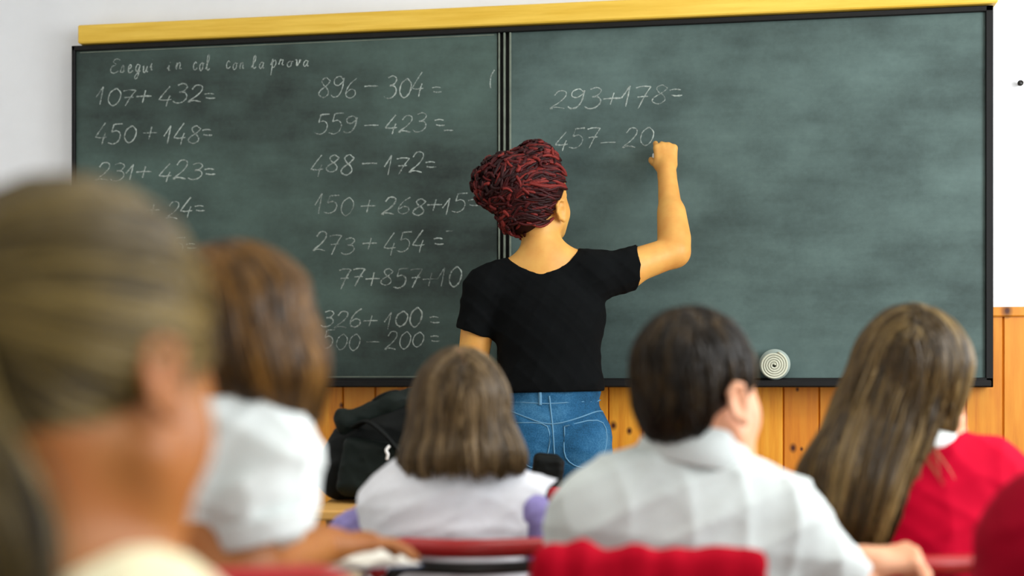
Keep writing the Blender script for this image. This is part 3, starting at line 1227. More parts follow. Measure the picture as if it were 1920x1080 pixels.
slL, slR = T.L(880, 622, .01), T.L(1193, 500, .03)
tee = [ell(T.L(1028, 590, 0), (.172, .112, .15), None, .04),
       ell(T.L(1030, 665, 0), (.150, .105, .14), None, .05), ell(T.L(1032, 725, 0), (.162, .118, .09), None, .05),
       cap(T.L(925, 535, 0), T.L(1105, 512, 0), .062, .062, .04),
       cap(T.L(1000, 505, 0), T.L(915, 538, 0), .058, .062, .03), cap(T.L(1035, 502, 0), T.L(1110, 512, 0), .056, .066, .03),
       cap(T.L(908, 550, 0), T.L(880, 660, .01), .066, .052, .025, cuts=[(slL, slL - T.L(905, 540, 0))]),
       cap(T.L(1112, 522, 0), T.L(1235, 492, .05), .068, .066, .03, cuts=[(slR, (1, .1, .03))]),
       ell(T.L(1016, 462, -.012), (.104, .115, .074), R3(0, 18, -4), .012, 'sub'),
       half(T.L(1030, 735, 0), (.02, 0, -1))]
tf = folds(4, .0045, .10, (1, .4, .8))
shirt = obj('t_shirt', sdf_mesh(tee, .0045, tf), M_black_cotton, teacher)
jeans = [ell(T.L(1032, 815, -.01), (.178, .128, .13), None, .05), ell(T.L(1032, 735, 0), (.150, .105, .05), None, .05),
         ell(T.L(985, 845, -.045), (.085, .085, .10), None, .05), ell(T.L(1085, 845, -.045), (.085, .085, .10), None, .05),
         cap(T.L(982, 880, 0), (T.L(975, 0, 0)[0], .01, .50), .096, .062, .04), cap(T.L(1088, 880, 0), (T.L(1092, 0, 0)[0], .01, .50), .096, .062, .04),
         cap((T.L(975, 0, 0)[0], .01, .50), (T.L(970, 0, 0)[0], 0, .06), .062, .052, .03), cap((T.L(1092, 0, 0)[0], .01, .50), (T.L(1098, 0, 0)[0], 0, .06), .062, .052, .03)]
jn = obj('jeans', sdf_mesh(jeans, .006, folds(9, .003, .08)), M_denim, teacher)
for nm, pts, r in (('back_seam', [(1030, 742), (1036, 800), (1040, 860), (1042, 910)], .0025), ('yoke_seam', [(925, 765), (980, 780), (1032, 795), (1090, 782), (1140, 768)], .0022),
                   ('waistband_seam', [(920, 752), (1030, 757), (1140, 750)], .002)):
    obj(nm, seam(jeans, T, pts, r), M_stitch, jn)
for x0 in (1058, ):
    pts = [(x0, 800), (x0 + 72, 793), (x0 + 74, 850), (x0 + 38, 876), (x0 + 3, 858), (x0, 800)]
    obj('pocket_seam', seam(jeans, T, pts, .002, 4), M_stitch, jn)
    pts = [(x0 - 90, 793), (x0 - 32, 800), (x0 - 34, 858), (x0 - 62, 876), (x0 - 90, 850)]
    obj('pocket_seam', seam(jeans, T, pts, .002, 4), M_stitch, jn)
obj('belt_loop', seam(jeans, T, [(1013, 730), (1013, 745), (1013, 760)], .005), M_stitch, jn)
for x in (970, 1098):
    px = T.L(x, 0, 0)[0]
    obj('shoe', sdf_mesh([cap((px, -.05, .05), (px, .14, .038), .046, .036, .02), half((0, 0, .002), (0, 0, -1))], .007), M_shoe, teacher)

# braids swept back from the face into a full dark red bob
M_hair_t = m_hair('dark_red_braids', srgb(28, 4, 5), srgb(66, 10, 12), srgb(122, 38, 32), .55, .2)
hs = 1.06


def slerp(v, w, t):
    c = np.clip((v * w).sum(-1, keepdims=True), -.999, .999)
    o = np.arccos(c)
    return (np.sin((1 - t) * o) * v + np.sin(t * o) * w) / np.sin(o)


def teacher_hair():
    rs = np.random.RandomState(7)
    env = [ell(hP(0, -.012, .028), np.array([.083, .100, .096]) * hs, hM, .02), ell(T.L(952, 345, -.035), (.098, .085, .082), None, .03),
           ell(T.L(1005, 308, -.01), (.062, .070, .058), None, .03), ell(T.L(984, 405, -.025), (.070, .065, .062), None, .03)]
    v, loc = scalp(1050, lambda q: q[1] < .14 + .30 * max(q[2], 0) and q[2] > -.82 + .5 * max(q[1] + .3, 0) and not (abs(q[0]) > .55 and q[1] > -.16 and q[2] < .02), hP, hs, 3)
    R0 = to_local(hP, loc)
    D0 = np.array([-1.0, -.35, .05])[None] + rs.normal(0, .25, (len(R0), 3))

    def flow(P):
        t = np.zeros_like(P)
        lf = np.clip((T.L(1010, 0)[0] - P[:, 0]) / .07, 0, 1)
        t[:, 0] = -1.0 + .8 * lf
        t[:, 1] = -.35 + .2 * lf
        t[:, 2] = -.12 - .75 * lf + .5 * (P[:, 2] < T.L(0, 400)[2])
        return t
    S = grow_env(R0, D0, env, flow, rs.uniform(.05, .12, len(R0)), None, rs.uniform(-.007, .010, len(R0)), 11, wob=.42, turn=.16, S=24)
    V, F, idx = tubes(S, rs.uniform(.0032, .0050, len(S)), 6, (.7, .5), 2, bump=26)
    rnd = np.clip(rs.uniform(0, 1, len(S)) ** 2.2, 0, 1)[idx]
    # loose curled ends on top and at the back
    Q = []
    while len(Q) < 520:
        q = np.array([rs.uniform(T.L(880, 0)[0], T.L(1035, 0)[0]), rs.uniform(-.14, .05), rs.uniform(T.L(0, 440)[2], T.L(0, 262)[2])])
        if abs(sdf_at(env, q[None])[0]) < .012 and (q[2] > T.L(0, 325)[2] or q[0] < T.L(985, 0)[0]):
            Q.append(q)
    Q = np.array(Q)
    S2 = grow_env(Q, rs.normal(0, 1, Q.shape), env, lambda P: np.array([-.2, -.2, -.9])[None] + 0 * P, rs.uniform(.018, .038, len(Q)), None, rs.uniform(-.012, .002, len(Q)), 12, wob=2.2, turn=.1, S=12, step=.003)
    V2, F2, id2 = tubes(S2, rs.uniform(.0034, .0052, len(S2)), 6, (.6, .5), 5, bump=14)
    r2 = np.clip(rs.uniform(0, 1, len(S2)) ** 2.0, 0, 1)[id2]
    V3, F3 = sdf_mesh(env + [half(hP(0, .018, .030), hM @ np.array([0, .85, -.5]))], .004, lambda x, y, z: .007 + 0 * (x + y + z))
    hair_object('hair', [(V, F, rnd), (V2, F2, r2), (V3, F3, 0.05)], M_hair_t, teacher, 'dark red hair braided back into a full bob')


teacher_hair()

# the stick of chalk between thumb and finger
tipm = (tips[0] + tips[4]) / 2
tw = Matrix.Rotation(TH, 3, 'Z') @ Vector(tipm) + T.loc
CH_END = Vector((tw.x, YB - .007, tw.z + .012))
dirc = (Vector((tw.x, tw.y, tw.z)) - CH_END).normalized()
ck = MB().tube([CH_END, CH_END + dirc * .062], .0052, 10)
tag(obj('chalk', ck, m_noisy('white_chalk', srgb(240, 240, 236), .02, 30, .95, .1, .05)), "short white chalk held in the teacher's raised hand against the board", 'chalk')
print('TIP world', tw, 'board y', YB)

# ------------------------------------------------------------------ pupils
M_skin_b = m_skin('fair_skin', srgb(226, 172, 136))
M_skin_g = m_skin('tan_skin', srgb(154, 98, 46))
M_shirt_w = m_cloth('white_polo', srgb(222, 228, 226), .03)
M_shirt_b = m_cloth('pale_polo', srgb(206, 214, 212), .03)
M_lilac = m_cloth('lilac_jersey', srgb(150, 140, 196), .06)
M_red_knit = m_cloth('crimson_jersey', srgb(186, 4, 42), .08)
M_red_dark = m_cloth('dark_crimson_jersey', srgb(146, 5, 32), .08)
M_trousers = m_cloth('navy_trousers', srgb(40, 48, 70), .08)

# --- boy in the pale shirt
B = Fig(1290, 1.85)
bM = R3(-46, -4, -3)
bp, bP = head_prims(B.L(1308, 722, 0), bM, 1.02, es=.9)
e_, w_ = B.L(1600, 1128, -.02), B.L(1616, 1056, .0)
ax, ay, az = frame_from((1, .02, .12), (-.12, -.35, 1))
bh, _ = hand_prims(w_, -ax, ay, az, .88, curls=[(56, 66, 34), (62, 70, 38), (66, 72, 40), (68, 74, 42)], thumb=(20, 30, 15))
ax, ay, az = frame_from((.3, .9, -.1), (-.1, .1, 1))
wl = B.L(1190, 1200, .20)
bh2, _ = hand_prims(wl, ax, ay, az, .80)
bb = bp + [cap(B.L(1290, 900, 0), bP(0, -.02, -.06), .050, .046, .03), cap(B.L(1290, 930, 0), B.L(1150, 965, 0), .05, .045, .05),
           cap(B.L(1300, 930, 0), B.L(1440, 985, 0), .05, .045, .05), ell(B.L(1285, 1060, .0), (.145, .085, .17), None, .05),
           ell(B.L(1285, 1220, .0), (.125, .085, .16), None, .05),
           cap(B.L(1455, 990, 0), e_, .046, .036, .02), cap(e_, w_, .036, .024, .015),
           cap(B.L(1120, 975, 0), B.L(1060, 1170, .03), .046, .036, .02), cap(B.L(1060, 1170, .03), wl, .036, .024, .02)] + bh + bh2
boy = mk_person(B, bb, .0034, M_skin_b, 'boy with short dark hair in a pale collared shirt, before a crimson jacket')
add_eyes(boy, bP, 1.03, bM, M_eye)
cR, cL = B.L(1600, 1100, 0), B.L(1062, 1150, .03)
bs = [cap(B.L(1135, 968, 0), B.L(1450, 990, 0), .068, .068, .04), cap(B.L(1250, 912, 0), B.L(1135, 962, 0), .052, .062, .05),
      cap(B.L(1340, 920, 0), B.L(1448, 975, 0), .052, .062, .05), ell(B.L(1285, 1050, -.005), (.170, .112, .17), None, .05),
      ell(B.L(1285, 1230, -.005), (.152, .108, .17), None, .05),
      cap(B.L(1122, 975, 0), B.L(1052, 1170, .03), .066, .056, .03, cuts=[(cL, cL - B.L(1115, 985, 0))]),
      cap(B.L(1456, 990, 0), B.L(1622, 1132, 0), .066, .052, .03, cuts=[(cR, cR - B.L(1456, 990, 0))]),
      ell(B.L(1298, 868, .008), (.060, .064, .035), None, .01, 'sub')]
sh = obj('shirt', sdf_mesh(bs, .005, folds(21, .009, .12, (.8, .3, .7))), M_shirt_b, boy)
obj('collar', collar_mesh(B.L(1300, 866, .004), .058, .060, .054, .020, .054, R3(-30, -6, 9), -240, 60), M_shirt_b, sh)
add_lower(boy, M_trousers, M_shoe)
M_hair_b = m_hair('dark_brown_hair', srgb(14, 9, 3), srgb(34, 24, 8), srgb(84, 62, 24), .42, .3)


def head_shell(P, M, s, face=((0, .048, .02), (0, .8, -.55)), nape=None, grow_=.010):
    pr = [ell(P(0, -.010, .024), (np.array([.073, .092, .086]) + grow_) * s, M, .02)]
    if nape:
        pr.append(ell(P(*nape[0]), np.array(nape[1]) * s, M, .03))
    pr.append(half(P(*face[0]), M @ np.array(face[1])))
    return pr


def whorl_dirs(v, whorl):
    w = np.array(whorl) / np.linalg.norm(whorl)
    d = v - w[None]
    d -= v * (d * v).sum(1, keepdims=True)
    return d / np.maximum(np.linalg.norm(d, axis=1, keepdims=True), 1e-6)


def short_region(q):
    if q[1] > .30 + .62 * max(q[2] - .05, 0) ** .7 and q[2] < .86:
        return False
    if abs(q[0]) > .45 and -.42 < q[1] < .16 and q[2] < -.02 or abs(q[0]) > .45 and q[1] > .1 and q[2] < -.30:
        return False
    return q[2] > -.80 + .25 * max(q[1] + .6, 0)


v, loc = scalp(4200, short_region, bP, 1.03, 31)
rs = np.random.RandomState(5)
R0 = to_local(bP, loc)
env = [ell(bP(0, -.012, .020), np.array([.083, .101, .092]) * 1.0, bM, .02), ell(bP(0, -.054, -.036), np.array([.056, .048, .060]), bM, .03)]
wh = (.1, -.35, .9)
wl_ = bP(*(np.array(wh) / np.linalg.norm(wh) * np.array([.073, .092, .086])))


def fl_boy(P):
    a = P - wl_
    a /= np.maximum(np.linalg.norm(a, axis=1, keepdims=True), 1e-6)
    a[:, 2] -= .9
    return a


D0 = whorl_dirs(v, wh) @ bM.T
St = grow_env(R0, D0, env, fl_boy, rs.uniform(.045, .075, len(R0)), None, rs.uniform(-.002, .010, len(R0)), 6, .35, .12, 12)
Qc = wl_[None] + rs.normal(0, .022, (260, 3))
Sc = grow_env(Qc, rs.normal(0, 1, Qc.shape), env, fl_boy, rs.uniform(.04, .06, 260), None, rs.uniform(-.002, .006, 260), 7, .35, .12, 12)
St, R0 = np.concatenate([St, Sc]), np.concatenate([R0, Qc])
St, best = clump(St, R0, 320, .5, 8)
V, F, idx = tubes(St, rs.uniform(.0011, .0018, len(R0)), 3, (.8, .3), 9)
V3, F3 = sdf_mesh(env + [half(bP(0, .040, .02), bM @ np.array([0, .8, -.6]))], .004, lambda x, y, z: .005 + 0 * (x + y + z))
hair_object('hair', [(V, F, streaks(R0, best, 320, 3)[idx]), (V3, F3, .05)], M_hair_b, boy, 'short dark brown hair')

# --- girl in the white top with lilac sleeves
G = Fig(858, 2.15)
gM = R3(6, -6, 0)
gp, gP = head_prims(G.L(862, 772, 0), gM, .96, ears=False)
gw1, gw2 = G.L(705, 1065, .24), G.L(985, 1060, .24)
ax, ay, az = frame_from((.3, .9, -.1), (0, .1, 1))
gh1, _ = hand_prims(gw1, ax, ay, az, .78)
ax, ay, az = frame_from((-.3, .9, -.1), (0, .1, 1))
gh2, _ = hand_prims(gw2, -ax, ay, az, .78)
gb = gp + [cap(G.L(858, 905, 0), gP(0, -.02, -.06), .044, .042, .03), cap(G.L(850, 925, 0), G.L(760, 945, 0), .04, .04, .04), cap(G.L(865, 925, 0), G.L(970, 945, 0), .04, .04, .04),
           ell(G.L(850, 1010, 0), (.115, .075, .14), None, .05), ell(G.L(855, 1180, 0), (.11, .08, .14), None, .05),
           cap(G.L(745, 955, 0), G.L(668, 1010, .05), .036, .032, .02), cap(G.L(668, 1010, .05), gw1, .032, .022, .02),
           cap(G.L(980, 955, 0), G.L(1020, 1035, .05), .036, .032, .02), cap(G.L(1020, 1035, .05), gw2, .032, .022, .02)] + gh1 + gh2
girl = mk_person(G, gb, .0036, M_skin_b, 'girl with shoulder-length brown hair in a white top over lilac sleeves')
add_eyes(girl, gP, .98, gM, M_eye)
gs = [cap(G.L(752, 952, 0), G.L(940, 952, 0), .058, .056, .04), cap(G.L(825, 925, 0), G.L(755, 948, 0), .046, .052, .04), cap(G.L(890, 925, 0), G.L(965, 935, 0), .046, .042, .04),
      ell(G.L(838, 1020, -.005), (.132, .10, .17), None, .05), ell(G.L(850, 1180, -.005), (.135, .105, .17), None, .05),
      cap(G.L(745, 955, 0), G.L(690, 985, .02), .054, .050, .02, cuts=[(G.L(700, 975, .02), (-.85, .1, -.5))]),
      cap(G.L(965, 935, 0), G.L(1040, 945, .02), .044, .044, .015, cuts=[(G.L(1008, 928, .02), (.62, .1, -.78))]),
      ell(G.L(858, 888, 0), (.055, .058, .028), None, .01, 'sub')]
gsh = obj('top', sdf_mesh(gs, .005, folds(33, .005, .09)), m_cloth('white_jersey', srgb(226, 228, 234), .03), girl)
lil = [cap(G.L(740, 958, 0), G.L(664, 1008, .05), .045, .043, .02), cap(G.L(664, 1008, .05), G.L(700, 1060, .21), .043, .033, .02, cuts=[(G.L(700, 1060, .20), (.1, 1, 0))])]
lil2 = [cap(G.L(980, 955, -.012), G.L(1016, 1035, .02), .045, .047, .02), cap(G.L(1024, 1035, .05), G.L(988, 1060, .21), .042, .033, .02, cuts=[(G.L(988, 1060, .20), (-.1, 1, 0))])]
obj('sleeve', sdf_mesh(lil, .0045, folds(35, .004, .05)), M_lilac, girl, 'lilac sleeve')
obj('sleeve', sdf_mesh(lil2, .0045, folds(36, .004, .05)), M_lilac, girl, 'lilac sleeve')
obj('collar', collar_mesh(G.L(855, 893, 0), .052, .054, .026, .006, .014, np.eye(3), 0, 360), M_lilac, girl, 'lilac neckline')
add_lower(girl, M_trousers, M_shoe)


def long_region(q):
    if q[1] > .34 + .60 * max(q[2], 0) ** .8 and q[2] < .90:
        return False
    if abs(q[0]) > .6 and q[1] > .1 and q[2] < -.05:
        return False
    return q[2] > -.62 + .2 * max(q[1] + .6, 0)


def env_hair(env, P, M, s, region, N, flow, zend, length, seed, part=0.0, depth=(0.0, .012), M_cl=220, cl=.5, r=(.0011, .0019), wob=.10, turn=.2, nS=24, shrink=.009, cuts=(), res=.0045, fill=2200,
             back=-.25):
    """strands over a shaped hair volume; returns mesh parts for hair_object"""
    v, loc = scalp(N, region, P, s, seed)
    rs = np.random.RandomState(seed + 1)
    R0 = to_local(P, loc)
    side = np.where(v[:, 0] > part, 1.0, -1.0)
    d = np.stack([side * .9, back + 0 * side, np.where(v[:, 2] > .4, .0, -.8)], 1)
    d -= v * (d * v).sum(1, keepdims=True)
    D0 = d @ M.T
    low = v[:, 2] < .25
    D0[low] = D0[low] * .3 + np.array([0, 0, -1.0])
    S = grow_env(R0, D0, env, flow, rs.uniform(length[0], length[1], N), rs.uniform(zend[0], zend[1], N), rs.uniform(depth[0], depth[1], N), seed + 2, wob, turn, nS)
    # shorter locks that start further down keep the volume closed
    V3, F3 = sdf_mesh(list(env) + list(cuts), res, lambda x, y, z: shrink + 0 * (x + y + z))
    zm = sum(zend) / 2
    cand = V3[(np.abs(sdf_at(env, V3) + shrink) < .002) & (V3[:, 2] > zm + .03)]
    Q = cand[rs.choice(len(cand), fill)]
    S2 = grow_env(Q, flow(Q) + rs.normal(0, .15, Q.shape), env, flow, rs.uniform(.10, .30, fill), rs.uniform(zend[0], zend[1], fill), rs.uniform(depth[0] + .001, depth[1] * .7, fill), seed + 7, wob, turn, nS)
    S, R0 = np.concatenate([S, S2]), np.concatenate([R0, Q])
    S, best = clump(S, R0, M_cl, cl, seed + 3)
    V, F, idx = tubes(S, rs.uniform(r[0], r[1], N + fill), 3, (.5, .35), seed + 4)
    return [(V, F, streaks(R0, best, M_cl, seed + 5)[idx]), (V3, F3, .30)]


M_hair_g = m_hair('ash_brown_hair', srgb(40, 28, 8), srgb(90, 68, 32), srgb(158, 132, 94), .40)
env = [ell(gP(0, -.010, .022), np.array([.079, .100, .093]) * .96, gM, .02), cap(G.L(862, 774, -.012), G.L(866, 856, -.018), .083, .112, .03, .82)]
fl_ = flow_field([(G.L(862, 700), G.L(866, 900))], .6)
face_g = half(gP(0, .046, .0), gM @ np.array([0, .9, -.35]))
parts = env_hair(env, gP, gM, .98, long_region, 5200, fl_, (G.L(0, 892)[2], G.L(0, 846)[2]), (.40, .45), 51, .0, cuts=[half(G.L(860, 858), (0, 0, -1)), face_g])
hair_object('hair', parts, M_hair_g, girl, 'straight brown hair to the shoulders')

# --- girl in red with long hair
Rg = Fig(1730, 2.10)
rM = R3(-32, -3, -4)
rp, rP = head_prims(Rg.L(1718, 706, 0), rM, 1.0, ears=False)
rw1, rw2 = Rg.L(1640, 1120, .28), Rg.L(1900, 1040, .30)
ax, ay, az = frame_from((.2, .9, -.1), (0, .1, 1))
rh1, _ = hand_prims(rw1, ax, ay, az, .80)
rh2, _ = hand_prims(rw2, -ax, ay, az, .80)
rb = rp + [cap(Rg.L(1725, 860, 0), rP(0, -.02, -.06), .046, .044, .03), cap(Rg.L(1720, 880, 0), Rg.L(1630, 905, 0), .042, .04, .04), cap(Rg.L(1730, 880, 0), Rg.L(1835, 900, 0), .042, .04, .04),
           ell(Rg.L(1735, 980, 0), (.125, .08, .15), None, .05), ell(Rg.L(1735, 1160, 0), (.115, .085, .15), None, .05),
           cap(Rg.L(1612, 910, 0), Rg.L(1600, 1070, .06), .04, .034, .02), cap(Rg.L(1600, 1070, .06), rw1, .034, .023, .02),
           cap(Rg.L(1850, 900, 0), Rg.L(1905, 1030, .10), .04, .034, .02), cap(Rg.L(1905, 1030, .10), rw2, .034, .023, .02)] + rh1 + rh2
redgirl = mk_person(Rg, rb, .0036, M_skin_b, 'girl with very long straight brown hair hanging over a crimson jumper')
add_eyes(redgirl, rP, 1.02, rM, M_eye)
rsd = [cap(Rg.L(1625, 910, 0), Rg.L(1842, 898, 0), .058, .060, .04), cap(Rg.L(1700, 872, 0), Rg.L(1625, 905, 0), .045, .052, .04), cap(Rg.L(1748, 868, 0), Rg.L(1842, 892, 0), .045, .054, .04),
       ell(Rg.L(1735, 1000, -.005), (.150, .105, .17), None, .05), ell(Rg.L(1735, 1170, -.005), (.145, .108, .17), None, .05),
       cap(Rg.L(1612, 912, 0), Rg.L(1598, 1072, .06), .054, .046, .03), cap(Rg.L(1598, 1072, .06), Rg.L(1636, 1115, .25), .046, .034, .02, cuts=[(Rg.L(1636, 1115, .24), (.1, 1, 0))]),
       cap(Rg.L(1852, 900, 0), Rg.L(1908, 1032, .10), .056, .047, .03), cap(Rg.L(1908, 1032, .10), Rg.L(1900, 1045, .27), .047, .034, .02, cuts=[(Rg.L(1900, 1045, .26), (0, 1, 0))]),
       cap(Rg.L(1862, 892, .02), Rg.L(1872, 862, .07), .050, .038, .03),
       ell(Rg.L(1725, 838, 0), (.056, .06, .03), None, .01, 'sub')]
rsh = obj('jumper', sdf_mesh(rsd, .005, folds(44, .006, .10)), M_red_knit, redgirl)
obj('collar', collar_mesh(Rg.L(1722, 842, 0), .052, .055, .034, .010, .026, R3(-20, 0, 0), -240, 60), M_shirt_w, redgirl, 'white shirt collar')
add_lower(redgirl, M_trousers, M_shoe)
M_hair_r = m_hair('long_brown_hair', srgb(34, 24, 4), srgb(80, 59, 18), srgb(154, 128, 78), .36)
envL = [ell(rP(0, -.010, .024), np.array([.081, .101, .095]) * 1.02, rM, .02), cap(Rg.L(1690, 695, -.02), Rg.L(1655, 800, -.03), .082, .082, .03, .9),
        cap(Rg.L(1655, 800, -.035), Rg.L(1598, 915, -.075), .078, .080, .04, .62), cap(Rg.L(1598, 915, -.075), Rg.L(1592, 1080, -.085), .076, .050, .04, .50)]
envR = [envL[0], cap(Rg.L(1738, 690, -.01), Rg.L(1742, 790, -.02), .072, .050, .03, .95)]
flL = flow_field([(Rg.L(1690, 640, -.02), Rg.L(1655, 800, -.03)), (Rg.L(1655, 800, -.035), Rg.L(1598, 915, -.075)), (Rg.L(1598, 915, -.075), Rg.L(1605, 1080, -.085))], .15)
flR = flow_field([(Rg.L(1740, 620), Rg.L(1748, 820))], .4)
face_r = half(rP(0, .046, .0), rM @ np.array([0, .9, -.35]))
SPL = .30
pL = env_hair(envL, rP, rM, 1.02, lambda q: long_region(q) and q[0] < SPL, 4600, flL, (Rg.L(0, 1060)[2], Rg.L(0, 985)[2]), (.60, .66), 61, SPL - .05, nS=34,
              cuts=[half(Rg.L(1600, 1010), (0, 0, -1)), face_r])
pR = env_hair(envR, rP, rM, 1.02, lambda q: long_region(q) and q[0] > SPL, 1700, flR, (Rg.L(0, 845)[2], Rg.L(0, 795)[2]), (.34, .38), 66, SPL - .1, M_cl=90, nS=24,
              cuts=[half(Rg.L(1740, 800), (0, 0, -1)), face_r])
# a few fine strands that stray over the back of the jumper
rs = np.random.RandomState(69)
st = []
for i in range(20):
    a = Rg.L(rs.uniform(1700, 1780), 800, -.055)
    k = rs.uniform(0, 34)
    ln_ = rs.uniform(60, 125)
    pts = []
    for t in np.linspace(0, 1, 14):
        q = Rg.L((a[0] + Rg.X0) / Rg.d0 * FPX + 960 + k * t * t + 6 * math.sin(t * 4 + i), 800 + ln_ * t, -.08)
        for _ in range(3):
            q = q - sdf_grad(rsd, q[None])[0] * (sdf_at(rsd, q[None])[0] - .004)
        pts.append(q)
    st.append(pts)
Vs, Fs, ids = tubes(np.array(st), np.full(len(st), .0011), 3, (.8, .3), 70)
hair_object('hair', pL + pR + [(Vs, Fs, .85)], M_hair_r, redgirl, 'very long straight brown hair')

# --- girl in the white shirt leaning over her desk
Lg = Fig(440, 1.45)
lM = R3(-12, -26, 6)
lp, lP = head_prims(Lg.L(436, 646, .02), lM, .97, ears=False)
le, lwp = Lg.L(452, 1076, -.02), Lg.L(604, 1022, .19)
ax, ay, az = frame_from((.75, .6, .0), (0, 0, 1))
lh, _ = hand_prims(lwp, -ax, ay, az, .82, curls=[(10, 18, 12)] * 4, thumb=(40, 0, 20))
le2, lw2 = Lg.L(235, 1046, .02), Lg.L(330, 1030, .24)
lh2, _ = hand_prims(lw2, ax, ay, az, .82, curls=[(8, 14, 10)] * 4, thumb=(40, 0, 20))
lb = lp + [cap(Lg.L(412, 770, .01), lP(0, -.02, -.06), .042, .044, .02), cap(Lg.L(400, 800, .005), Lg.L(310, 835, 0), .042, .042, .02), cap(Lg.L(412, 800, .005), Lg.L(490, 840, 0), .042, .042, .02),
           ell(Lg.L(335, 960, .015), (.082, .068, .15), None, .05), ell(Lg.L(370, 1200, -.01), (.105, .085, .16), None, .05),
           cap(Lg.L(500, 840, 0), le, .044, .036, .02), cap(le, lwp, .036, .025, .02), cap(Lg.L(300, 840, 0), le2, .044, .036, .02), cap(le2, lw2, .036, .025, .02)] + lh + lh2
leang = mk_person(Lg, lb, .0034, M_skin_g, 'girl with long brown hair in a white short-sleeved shirt leaning over her desk')
add_eyes(leang, lP, 1.0, lM, M_eye)
cl_ = Lg.L(489, 1008, .0)
cd_ = np.array([.22, .05, -1.0])
c0_ = cl_ - cd_ / np.linalg.norm(cd_) * .030
ls = [cap(Lg.L(315, 845, 0), Lg.L(478, 845, 0), .060, .060, .04), cap(Lg.L(385, 778, 0), Lg.L(315, 835, 0), .052, .056, .05), cap(Lg.L(405, 776, -.005), Lg.L(488, 843, -.005), .056, .0625, .03),
      ell(Lg.L(322, 960, .02), (.100, .092, .18), None, .05), ell(Lg.L(335, 1200, .02), (.120, .100, .17), None, .05),
      cap(Lg.L(491, 850, -.01), Lg.L(489, 925, -.012), .063, .065, .012), cap(Lg.L(489, 925, -.014), Lg.L(484, 1060, -.02), .065, .042, .008, cuts=[(c0_, cd_)]),
      cap(Lg.L(298, 845, 0), Lg.L(245, 1060, .05), .064, .05, .02, cuts=[(Lg.L(250, 1030, .05), (-.2, .2, -1))]),
      ell(Lg.L(398, 688, .022), (.046, .046, .022), None, .01, 'sub')]
lsh = obj('shirt', sdf_mesh(ls, .0048, folds(52, .014, .11, (1, .3, .5))), M_shirt_w, leang)
cf = [cap(Lg.L(489, 925, -.016), Lg.L(487, 1060, -.022), .068, .050, .02, cuts=[(cl_, cd_), (c0_, -cd_)])]
obj('cuff', sdf_mesh(cf, .004, folds(53, .001, .05)), M_shirt_w, lsh)
obj('collar', collar_mesh(Lg.L(416, 704, .010), .058, .058, .040, .014, .046, R3(-15, -14, 8), -240, 60), M_shirt_w, lsh)
add_lower(leang, M_trousers, M_shoe, knee_y=.25, hipw=.06)
M_hair_l = m_hair('golden_brown_hair', srgb(40, 26, 6), srgb(92, 62, 20), srgb(164, 116, 52), .42, .35)


env = [ell(lP(0, -.010, .020), np.array([.080, .098, .088]), lM, .02), cap(Lg.L(462, 600, .0), Lg.L(522, 690, .0), .084, .056, .03, .9), cap(Lg.L(522, 690, .0), Lg.L(574, 800, .03), .054, .020, .03),
       cap(Lg.L(400, 600, .02), Lg.L(345, 720, .06), .075, .045, .03), ell(Lg.L(428, 672, -.03), (.070, .05, .05), None, .03)]
fl_ = flow_field([(Lg.L(450, 500, 0), Lg.L(525, 690, .0)), (Lg.L(525, 690, .0), Lg.L(582, 815, .03)), (Lg.L(390, 560, .02), Lg.L(345, 740, .06))], .35)
parts = env_hair(env, lP, lM, 1.0, long_region, 5200, fl_, (Lg.L(0, 800)[2], Lg.L(0, 690)[2]), (.42, .46), 71, -.35, cl=.45,
                 cuts=[half(Lg.L(560, 775), (0, 0, -1)), half(lP(0, .050, .0), lM @ np.array([0, .9, -.35]))])
hair_object('hair', parts, M_hair_l, leang, 'long straight brown hair falling forward')

# --- girl in the foreground, hair tied back
Fg = Fig(140, .90)
fM = R3(-27, -22, -9)
fp, fP = head_prims(Fg.L(166, 674, 0), fM, 1.03, es=.86)
fw1, fw2 = Fg.L(-80, 1500, .10), Fg.L(330, 1500, .10)
ax, ay, az = frame_from((.2, .9, -.1), (0, .1, 1))
fh1, _ = hand_prims(fw1, ax, ay, az, .85)
fh2, _ = hand_prims(fw2, -ax, ay, az, .85)
fb = fp + [cap(Fg.L(80, 1065, -.03), fP(0, -.022, -.065), .052, .046, .03), cap(Fg.L(70, 1185, -.03), Fg.L(-110, 1265, -.03), .05, .045, .05), cap(Fg.L(80, 1185, -.03), Fg.L(260, 1265, -.03), .05, .045, .05),
           ell(Fg.L(75, 1405, -.02), (.14, .085, .15), None, .05), ell(Fg.L(75, 1775, -.01), (.125, .09, .2), None, .05),
           cap(Fg.L(-150, 1295, -.03), Fg.L(-210, 1775, .02), .045, .037, .02), cap(Fg.L(-210, 1775, .02), fw1, .037, .025, .02),
           cap(Fg.L(300, 1295, -.03), Fg.L(380, 1775, .02), .045, .037, .02), cap(Fg.L(380, 1775, .02), fw2, .037, .025, .02)] + fh1 + fh2
fgirl = mk_person(Fg, fb, .0036, M_skin_g, 'girl with fair hair tied back and one ear showing, nearest the camera')
add_eyes(fgirl, fP, 1.02, fM, M_eye)
